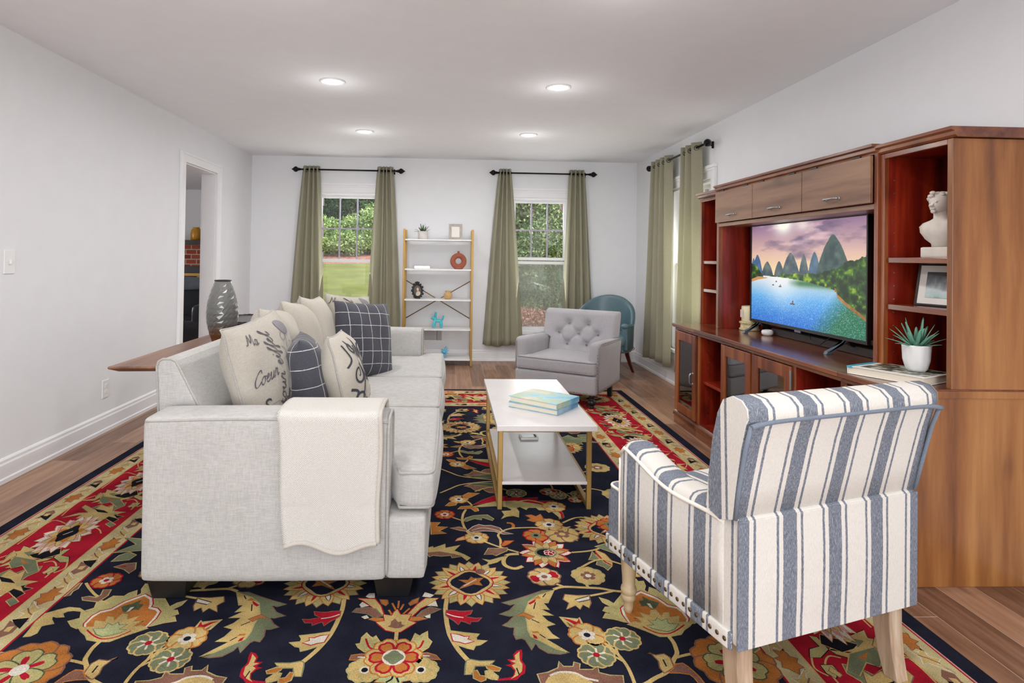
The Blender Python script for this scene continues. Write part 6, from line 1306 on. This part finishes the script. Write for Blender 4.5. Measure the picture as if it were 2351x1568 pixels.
# ---------------------------------------------------------------- gold and white shelf unit
SY0, SY1, SX0, SX1 = 6.84, 7.14, -.548, .270
t = thing('etagere_shelf', 'five-tier white shelf unit with gold frame between the two windows', 'shelf unit', (-.14, 6.99, 0)); SH = (1.468, 1.122, .768, .424, .078)
def eb(nm, a, b, mt, bv=.002): bm = B(); box(bm, a, b); bmesh.ops.translate(bm, verts=bm.verts, vec=-Vector(t.location)); return obj(nm, bm, mt, t, bevel=bv)
for x in (SX0, SX1-.024):
    for y in (SY0, SY1-.024): eb('post', (x, y, 0), (x+.024, y+.024, 1.585), 'brass')
    for z in SH: eb('side_rail', (x+.004, SY0+.024, z-.030), (x+.020, SY1-.024, z-.016), 'brass')
for z in SH: eb('shelf', (SX0+.024, SY0-.004, z-.016), (SX1-.024, SY1-.005, z), 'white')
for a, b in (((SX0+.02, .975), (SX1-.02, .52)), ((SX1-.02, .975), (SX0+.02, .52))):
    bm = B(); cyl(bm, (a[0], SY1-.008+.004*(a[0] > 0), a[1]), (b[0], SY1-.008+.004*(a[0] > 0), b[1]), .0055, n=8); bmesh.ops.translate(bm, verts=bm.verts, vec=-Vector(t.location)); obj('cross_brace', bm, 'brassdark', t)
def on(z): return z
t = thing('potted_plant', 'small spiky green plant in a white ribbed pot on the top shelf', 'potted plant', (-.325, 6.95, SH[0]))
bm = B(); loft(bm, [[Vector((r_*(1+.02*cos(12*a))*cos(a), r_*(1+.02*cos(12*a))*sin(a), z)) for a in [2*pi*k/48 for k in range(48)]] for r_, z in ((.002, 0), (.050, 0), (.056, .010), (.058, .092), (.053, .096), (.050, .082), (.002, .08))]); obj('pot', bm, 'stone', t); succulent(t, 13, .115, 'plant2', .08, 1.12, 6, .013)
t = thing('picture_frame', 'grey bone-inlay picture frame on the right of the top shelf', 'picture frame', (.060, 6.965, SH[0]), 4)
bm = B(); a, b, c, d = .078, .19, .030, .032; box(bm, (-a, -.008, 0), (a, .008, d)); box(bm, (-a, -.008, b-d), (a, .008, b)); box(bm, (-a, -.008, d), (-a+c, .008, b-d)); box(bm, (a-c, -.008, d), (a, .008, b-d)); obj('frame', leaning(bm, -6), 'frame_grey', t, bevel=.002)
obj('blank_print', leaning(box(B(), (-a+c, -.002, d), (a-c, .004, b-d)), -6), 'paper', t)
tag(obj('acrylic_block', box(B(), (-.42, 6.90, SH[1]), (-.235, 6.97, SH[1]+.035)), 'acrylic', bevel=.003), 'clear acrylic bar on the left of the second shelf', 'ornament')
t = thing('ring_vase', 'terracotta ring-shaped vase with a hole, on the right of the second shelf', 'vase', (.098, 6.96, SH[1]))
bm = B(); R0 = .066
loft(bm, [[Vector(((R0+ (.031+.006*(sin(a) < -.8))*cos(q))*cos(a), .026*sin(q), .094+(R0+.031*cos(q))*sin(a))) for q in [2*pi*k/16 for k in range(16)]] for a in [2*pi*k/40 for k in range(40)]], loop=True)
obj('ring_body', bm, 'terra', t); obj('neck', lathe(B(), [(.020, .17), (.014, .188), (.012, .205), (.017, .214), (.012, .212), (.008, .19)], 20), 'terra', t); obj('foot', lathe(B(), [(.001, 0), (.046, 0), (.050, .010), (.044, .026), (.001, .026)], 24), 'terra', t)
t = thing('oval_photo_frame', 'ornate black oval frame holding a portrait, on the middle shelf', 'picture frame', (-.375, 6.95, SH[2]+.004), 28)
bm = B(); N = 48; rings = []
for i in range(N):
    a = 2*pi*i/N; wob = 1+.10*cos(8*a)*abs(cos(4*a)); rings.append([Vector(((.048*(1+.42*q*wob))*cos(a), dy, .092+(.064*(1+.36*q*wob))*sin(a))) for q, dy in ((0, -.004), (.35, -.014), (.7, -.012), (1, -.004), (.9, .006), (0, .006))])
loft(bm, rings, loop=True)
for k in range(14): q = 2*pi*k/14; ball(bm, (.070*cos(q), -.006, .092+.090*sin(q)), .012+.004*(k % 2), (1, .6, 1), 8)
for x, z in ((0, .190), (-.020, .184), (.020, .184), (0, .004)): ball(bm, (x, -.006, z), .012, (1, .6, 1), 8)
obj('frame', leaning(bm, -8), 'black', t)
def portrait(nt):
    s = nt.nodes.new('ShaderNodeSeparateXYZ'); lk(nt, coords(nt), s.inputs[0])
    def blob(cx, cz, rx, rz): return mth(nt, 'LESS_THAN', mth(nt, 'ADD', mth(nt, 'POWER', mth(nt, 'DIVIDE', mth(nt, 'SUBTRACT', s.outputs[0], cx), rx), 2.0), mth(nt, 'POWER', mth(nt, 'DIVIDE', mth(nt, 'SUBTRACT', s.outputs[2], cz), rz), 2.0)), 1.0)
    c = mix(nt, blob(.01, .05, .03, .035), lin((88, 86, 84)), lin((206, 190, 174))); c = mix(nt, blob(.005, .118, .020, .022), c, lin((120, 84, 62))); return mix(nt, blob(.004, .106, .014, .019), c, lin((226, 190, 164)))
obj('portrait', leaning(prism(B(), [(.050*cos(q), .092+.067*sin(q)) for q in [2*pi*k/32 for k in range(32)]], 'y', -.002, .004), -8), pic_mat('small_portrait', portrait), t); obj('easel_back', prism(B(), [(.058, 0), (.064, 0), (.030, .12), (.024, .12)], 'x', -.015, .015), 'black', t)
tag(obj('round_vase', lathe(B(), [(.001, 0), (.030, 0), (.046, .016), (.052, .042), (.046, .068), (.030, .080), (.030, .086), (.036, .098), (.034, .099), (.026, .086), (.001, .07)], 32, (-.018, 6.94, SH[2])), 'amber'), 'small round tan glazed vase on the middle shelf', 'vase')
t = thing('balloon_dog', 'glossy aqua balloon-dog figurine on the fourth shelf', 'figurine', (-.135, 6.96, SH[3]), 0); bm = B()
def seg(a, b, r): return loft(bm, [[p_+(u*cos(2*pi*k/14)+v*sin(2*pi*k/14))*r*w for k in range(14)] for u, v in [frame_for(Vector(b)-Vector(a))] for p_, w in [(Vector(a).lerp(Vector(b), q), (1-abs(2*q-1)**3.2)**.5 if 0 < q < 1 else .12) for q in (0, .06, .16, .32, .5, .68, .84, .94, 1)]])
for y in (-.016, .016): seg((-.050, y, .0), (-.030, y, .098), .020); seg((.044, y, .0), (.038, y, .092), .020)
seg((-.042, 0, .085), (.056, 0, .085), .022); seg((-.032, 0, .07), (-.026, 0, .128), .019); seg((-.018, 0, .120), (-.078, 0, .112), .021)
for y in (-.013, .013): seg((-.030, y, .128), (-.028+abs(y)*.3, y*1.6, .188), .016)
seg((.050, 0, .088), (.070, 0, .150), .012); ball(bm, (-.080, 0, .112), .006, n=8); obj('body', bm, 'aqua', t)
def star(label, loc, mt, seed, grp):
    t = thing('glass_flower', label, 'figurine', loc, 0, 'spiky glass flowers'); r = random.Random(seed)
    bm = B(); ball(bm, (0, 0, .058), .026, n=16); obj('core', bm, mt, t)
    for k in range(16):
        a, e = k*2.4, rad(r.uniform(-32, 70)); d = Vector((cos(a)*cos(e), sin(a)*cos(e), sin(e))); u, v = frame_for(d); l = r.uniform(.05, .085); bm = B(); c = Vector((0, 0, .058))
        if c.z+d.z*l < .003: l = (.055)/max(.2, -d.z)
        loft(bm, [[c+d*l*q+(u*cos(2*pi*i/8)*1.5+v*sin(2*pi*i/8)*.6)*w for i in range(8)] for q, w in ((.2, .010), (.45, .012), (.75, .008), (1, .001))]); obj('petal', bm, mt, t)
    obj('foot', lathe(B(), [(.001, 0), (.022, 0), (.016, .02), (.012, .04), (.001, .05)], 16), mt, t)
star('peach spiky glass flower ornament on the bottom shelf by the sofa arm', (-.335, 6.95, SH[4]), 'peachglass', 3, None)
star('light blue spiky glass flower ornament on the bottom shelf', (-.055, 6.95, SH[4]), 'aquaglass', 4, None)
# ---------------------------------------------------------------- beyond the doorway: fireplace, jar, sofa
t = thing('brick_fireplace', 'red brick fireplace with dark mantel in the next room', 'fireplace', (-3.9, 9.78, 0))
def fb(nm, a, b, mt, par=None): bm = B(); box(bm, a, b); bmesh.ops.translate(bm, verts=bm.verts, vec=-Vector(t.location)); return obj(nm, bm, mt, par or t, bevel=.004)
fb('mantel_shelf', (-5.0, 9.50, 1.405), (-2.9, 9.99, 1.475), 'darkwood'); fb('brick_chest', (-4.9, 9.60, 1.06), (-3.0, 9.99, 1.405), 'brick'); fb('brick_leg', (-4.9, 9.60, 0), (-4.55, 9.99, 1.06), 'brick'); fb('brick_leg', (-3.35, 9.60, 0), (-3.0, 9.99, 1.06), 'brick'); fb('steel_lintel', (-4.55, 9.58, .95), (-3.35, 9.62, 1.06), 'black')
d = fb('fire_screen', (-4.55, 9.60, .90), (-3.35, 9.63, .95), 'brass')
for x in (-4.55, -4.06, -3.99, -3.40): fb('door_frame', (x, 9.60, .05), (x+.05, 9.63, .90), 'brass', d)
fb('firebox', (-4.55, 9.70, 0), (-3.35, 9.99, .95), 'black')
tag(obj('ochre_jar', lathe(B(), [(.001, 0), (.075, 0), (.085, .02), (.09, .10), (.075, .17), (.05, .20), (.052, .215), (.001, .21)], 24, (-4.145, 9.75, 1.475)), 'ochre'), 'ochre ceramic jar on the mantel in the next room', 'jar')
t = thing('dark_sofa', 'dark leather sofa seen through the doorway', 'sofa', (-3.45, 7.6, 0)); bm = B(); softbox(bm, (.70, .14, .30), .06, n=8, c=(0, .0, .62)); obj('backrest', bm, 'darksofa', t); obj('seat', softbox(B(), (.70, .42, .16), .05, n=8, c=(0, -.45, .34)), 'darksofa', t)
for x in (-.64, .64): obj('armrest', softbox(B(), (.12, .45, .26), .06, n=8, c=(x, -.40, .42)), 'darksofa', t)
for x in (-.60, .60):
    for y in (-.75, .05): obj('leg', box(B(), (x-.03, y-.03, 0), (x+.03, y+.03, .18)), 'black', t)
bm = B(); grid(bm, lambda a, b: Vector((-3.75+.9*a, 7.6+(-.17+.34*min(1, b*1.4)), .955+.008*sin(9*a)-(.10*max(0, b*1.4-1)/.4 if b > .71 else 0)-.14*max(0, .15-b)/.15)), 20, 20); tag(obj('plush_throw', bm, 'throw', None, solid=.02), 'grey plush throw over the back of the dark sofa next door', 'throw blanket')
# ---------------------------------------------------------------- garden outside the back windows
M['leaf_shade'] = leafmat('shade_dark_foliage', (12, 24, 14), (22, 38, 22), (36, 56, 34))  # foliage coloured dark to stand for the shaded gap between trees
def ground(x, y):
    if y < 8: return -.35
    z = -.35+.108*(y-8) if y < 20 else .946+.13*(y-20) if y < 23 else 1.336+.30*(y-23)
    return z+.05*sin(x*.7)*sin(y*.5)
def strip(name, label, cat, y0, y1, mt, n=24, kind=None, x0=-14, x1=14, dz=0):
    bm = B(); grid(bm, lambda a, b: Vector((x0+(x1-x0)*a, y0+(y1-y0)*b, ground(x0+(x1-x0)*a, y0+(y1-y0)*b)+dz)), n, n); o = obj(name, bm, mt, None); o['kind'] = kind or 'structure'
    return o
M['ivy'] = mat('dark_ivy_ground', (44, 62, 34), .95, var=.5, vs_=5, bmp=.8, bs=20, bd=.05)
strip('lawn', None, None, 7.37, 20.3, 'grass'); strip('mulch_bank', None, None, 20.2, 23.2, 'mulch', dz=.0); strip('ivy_bank', None, None, 23.1, 42, 'ivy', dz=.02)
bm = B(); grid(bm, lambda a, b: Vector((2.6+16*a, -6+13.4*b, -.38)), 4, 4); struct('side_yard', bm, mat('pale_gravel_yard', (206, 202, 188), .95, var=.2, vs_=3))
bm = B(); grid(bm, lambda a, b: Vector((.1+7*a, 8.0+4.5*b, ground(0, 8.0+4.5*b)+.05+.12*sin(pi*b))), 8, 8); struct('mulch_bed', bm, 'mulch')
def leaves(bm, n, fpos, size, r):
    for k in range(n):
        p = fpos(r); a = Vector((r.gauss(0, 1), r.gauss(0, 1), r.gauss(0, 1)+.4)).normalized(); u, v = frame_for(a); an = r.uniform(0, 6.28); u, v = u*cos(an)+v*sin(an), v*cos(an)-u*sin(an); s = size*r.uniform(.6, 1.3)
        vs_ = [bm.verts.new(p+q) for q in (-u*s, -v*s*.45+a*s*.12, u*s, v*s*.45+a*s*.12)]; face(bm, vs_, 0)
def shell(c, rad_):
    def f(r):
        d = Vector((r.gauss(0, 1), r.gauss(0, 1), r.gauss(0, 1))).normalized(); q = r.uniform(.55, 1.0); b = 1+.22*sin(d.x*7+c[0]*3)*sin(d.z*6+c[1])+.12*sin(d.y*11+d.z*13); return Vector((c[0]+d.x*rad_[0]*q*b, c[1]+d.y*rad_[1]*q*b, c[2]+d.z*rad_[2]*q*b))
    return f
def shrub(label, x, y, r_, h, mt, n, size, seed, cat='shrub', nm='shrub'):
    g = ground(x, y); t = thing(nm, label, cat, (x, y, g), 0, 'shrubs in the garden' if nm == 'shrub' else None); r = random.Random(seed)
    bm = B(); leaves(bm, n, shell((0, 0, h*.5), (r_, r_*.8, h*.5)), size, r)
    for f_ in list(bm.faces): pass
    obj('foliage', bm, mt, t, normals=False); bm = B()
    for k in range(5): a = k*1.26; tube(bm, [(.03*cos(a), .03*sin(a), -.05), (.3*r_*cos(a), .3*r_*sin(a), h*.45)], .018, 5)
    obj('stems', bm, 'bark', t)
def tree(label, x, y, zc, rr_, h, mt, n, size, seed):
    g = ground(x, y); t = thing('tree', label, 'tree', (x, y, g), 0, 'trees beyond the lawn'); r = random.Random(seed); bm = B()
    for k in range(6): a = k*1.05; c = (rr_*.55*cos(a), rr_*.45*sin(a), zc-g+h*.22*sin(k*2.3)); leaves(bm, n//6, shell(c, (rr_*.62, rr_*.6, h*.36)), size, r)
    obj('crown', bm, mt, t, normals=False); obj('trunk', tube(B(), [(0, 0, -.1), (.1, 0, (zc-g)*.4), (0, .1, zc-g)], [.22, .17, .10], 10), 'bark', t)
tree('dark leafy tree above the lawn seen in the left window', -4.6, 27.5, 5.2, 3.0, 4.2, 'leaf_dark', 11970, 0.084, 1)
tree('second dark tree at the top right of the left window', -1.9, 29, 5.6, 2.8, 4.0, 'leaf_mid', 10260, 0.084, 2)
tree('tree with light leaves filling the top of the right window', 1.75, 15.5, 3.3, 1.25, 2.6, 'leaf_mid', 9120, 0.059, 3)
tree('dark tree behind the pinkish fence in the right window', 5.2, 27, 4.6, 2.6, 4.0, 'leaf_dark', 8550, 0.084, 4)
tree('far dark foliage standing in for the shaded gap behind the left trees', -3.2, 34, 4.0, 4.2, 6.5, 'leaf_shade', 10260, 0.119, 5)
shrub('bright green shrub bank at the left of the left window', -5.0, 23.8, 1.7, 1.25, 'leaf_bright', 6840, 0.065, 11)
shrub('bright green shrub bank at the right of the left window', -2.7, 23.5, 1.6, 1.75, 'leaf_bright', 6840, 0.065, 12)
shrub('pale shrub just above the mulch in the left window', -3.8, 22.6, 1.3, .9, 'leaf_bright', 5130, 0.054, 13)
shrub('tall leafy shrub outside the lower half of the right window', 2.0, 11.6, 1.05, 2.0, 'leaf_mid', 10260, 0.037, 14)
shrub('leafy shrub at the left edge of the right window', 1.05, 11.8, .75, 1.7, 'leaf_mid', 6840, 0.037, 15)
shrub('green shrub below the fence in the right window', 2.6, 14.6, 1.1, 2.3, 'leaf_mid', 6840, 0.050, 16)
shrub('low heap of reddish leaves under the shrubs outside the right window', 1.55, 10.2, .8, .55, 'leaf_red', 3420, 0.034, 17, 'leaf pile', 'leaf_heap')
t = thing('garden_fence', 'pinkish wooden fence boards behind the shrubs in the right window', 'fence', (4.1, 20.5, ground(4.1, 20.5)))
bm = B()
for k in range(26): box(bm, (-1.6+k*.14, 0, 0), (-1.6+k*.14+.13, .03, 2.2))
obj('boards', bm, 'fence', t); obj('rail', box(B(), (-1.6, .03, 1.5), (2.04, .08, 1.6)), 'fence', t)
bm = B()
for k in range(16): prism(bm, [(7.37, -.3+k*.2), (7.37, -.3+k*.2+.2), (7.66, -.3+k*.2+.2), (7.66, -.3+k*.2)], 'x', -1.90-.0, -1.655+.018*(1 if k % 2 else 0)); 
struct('trim_2', bm, 'siding')
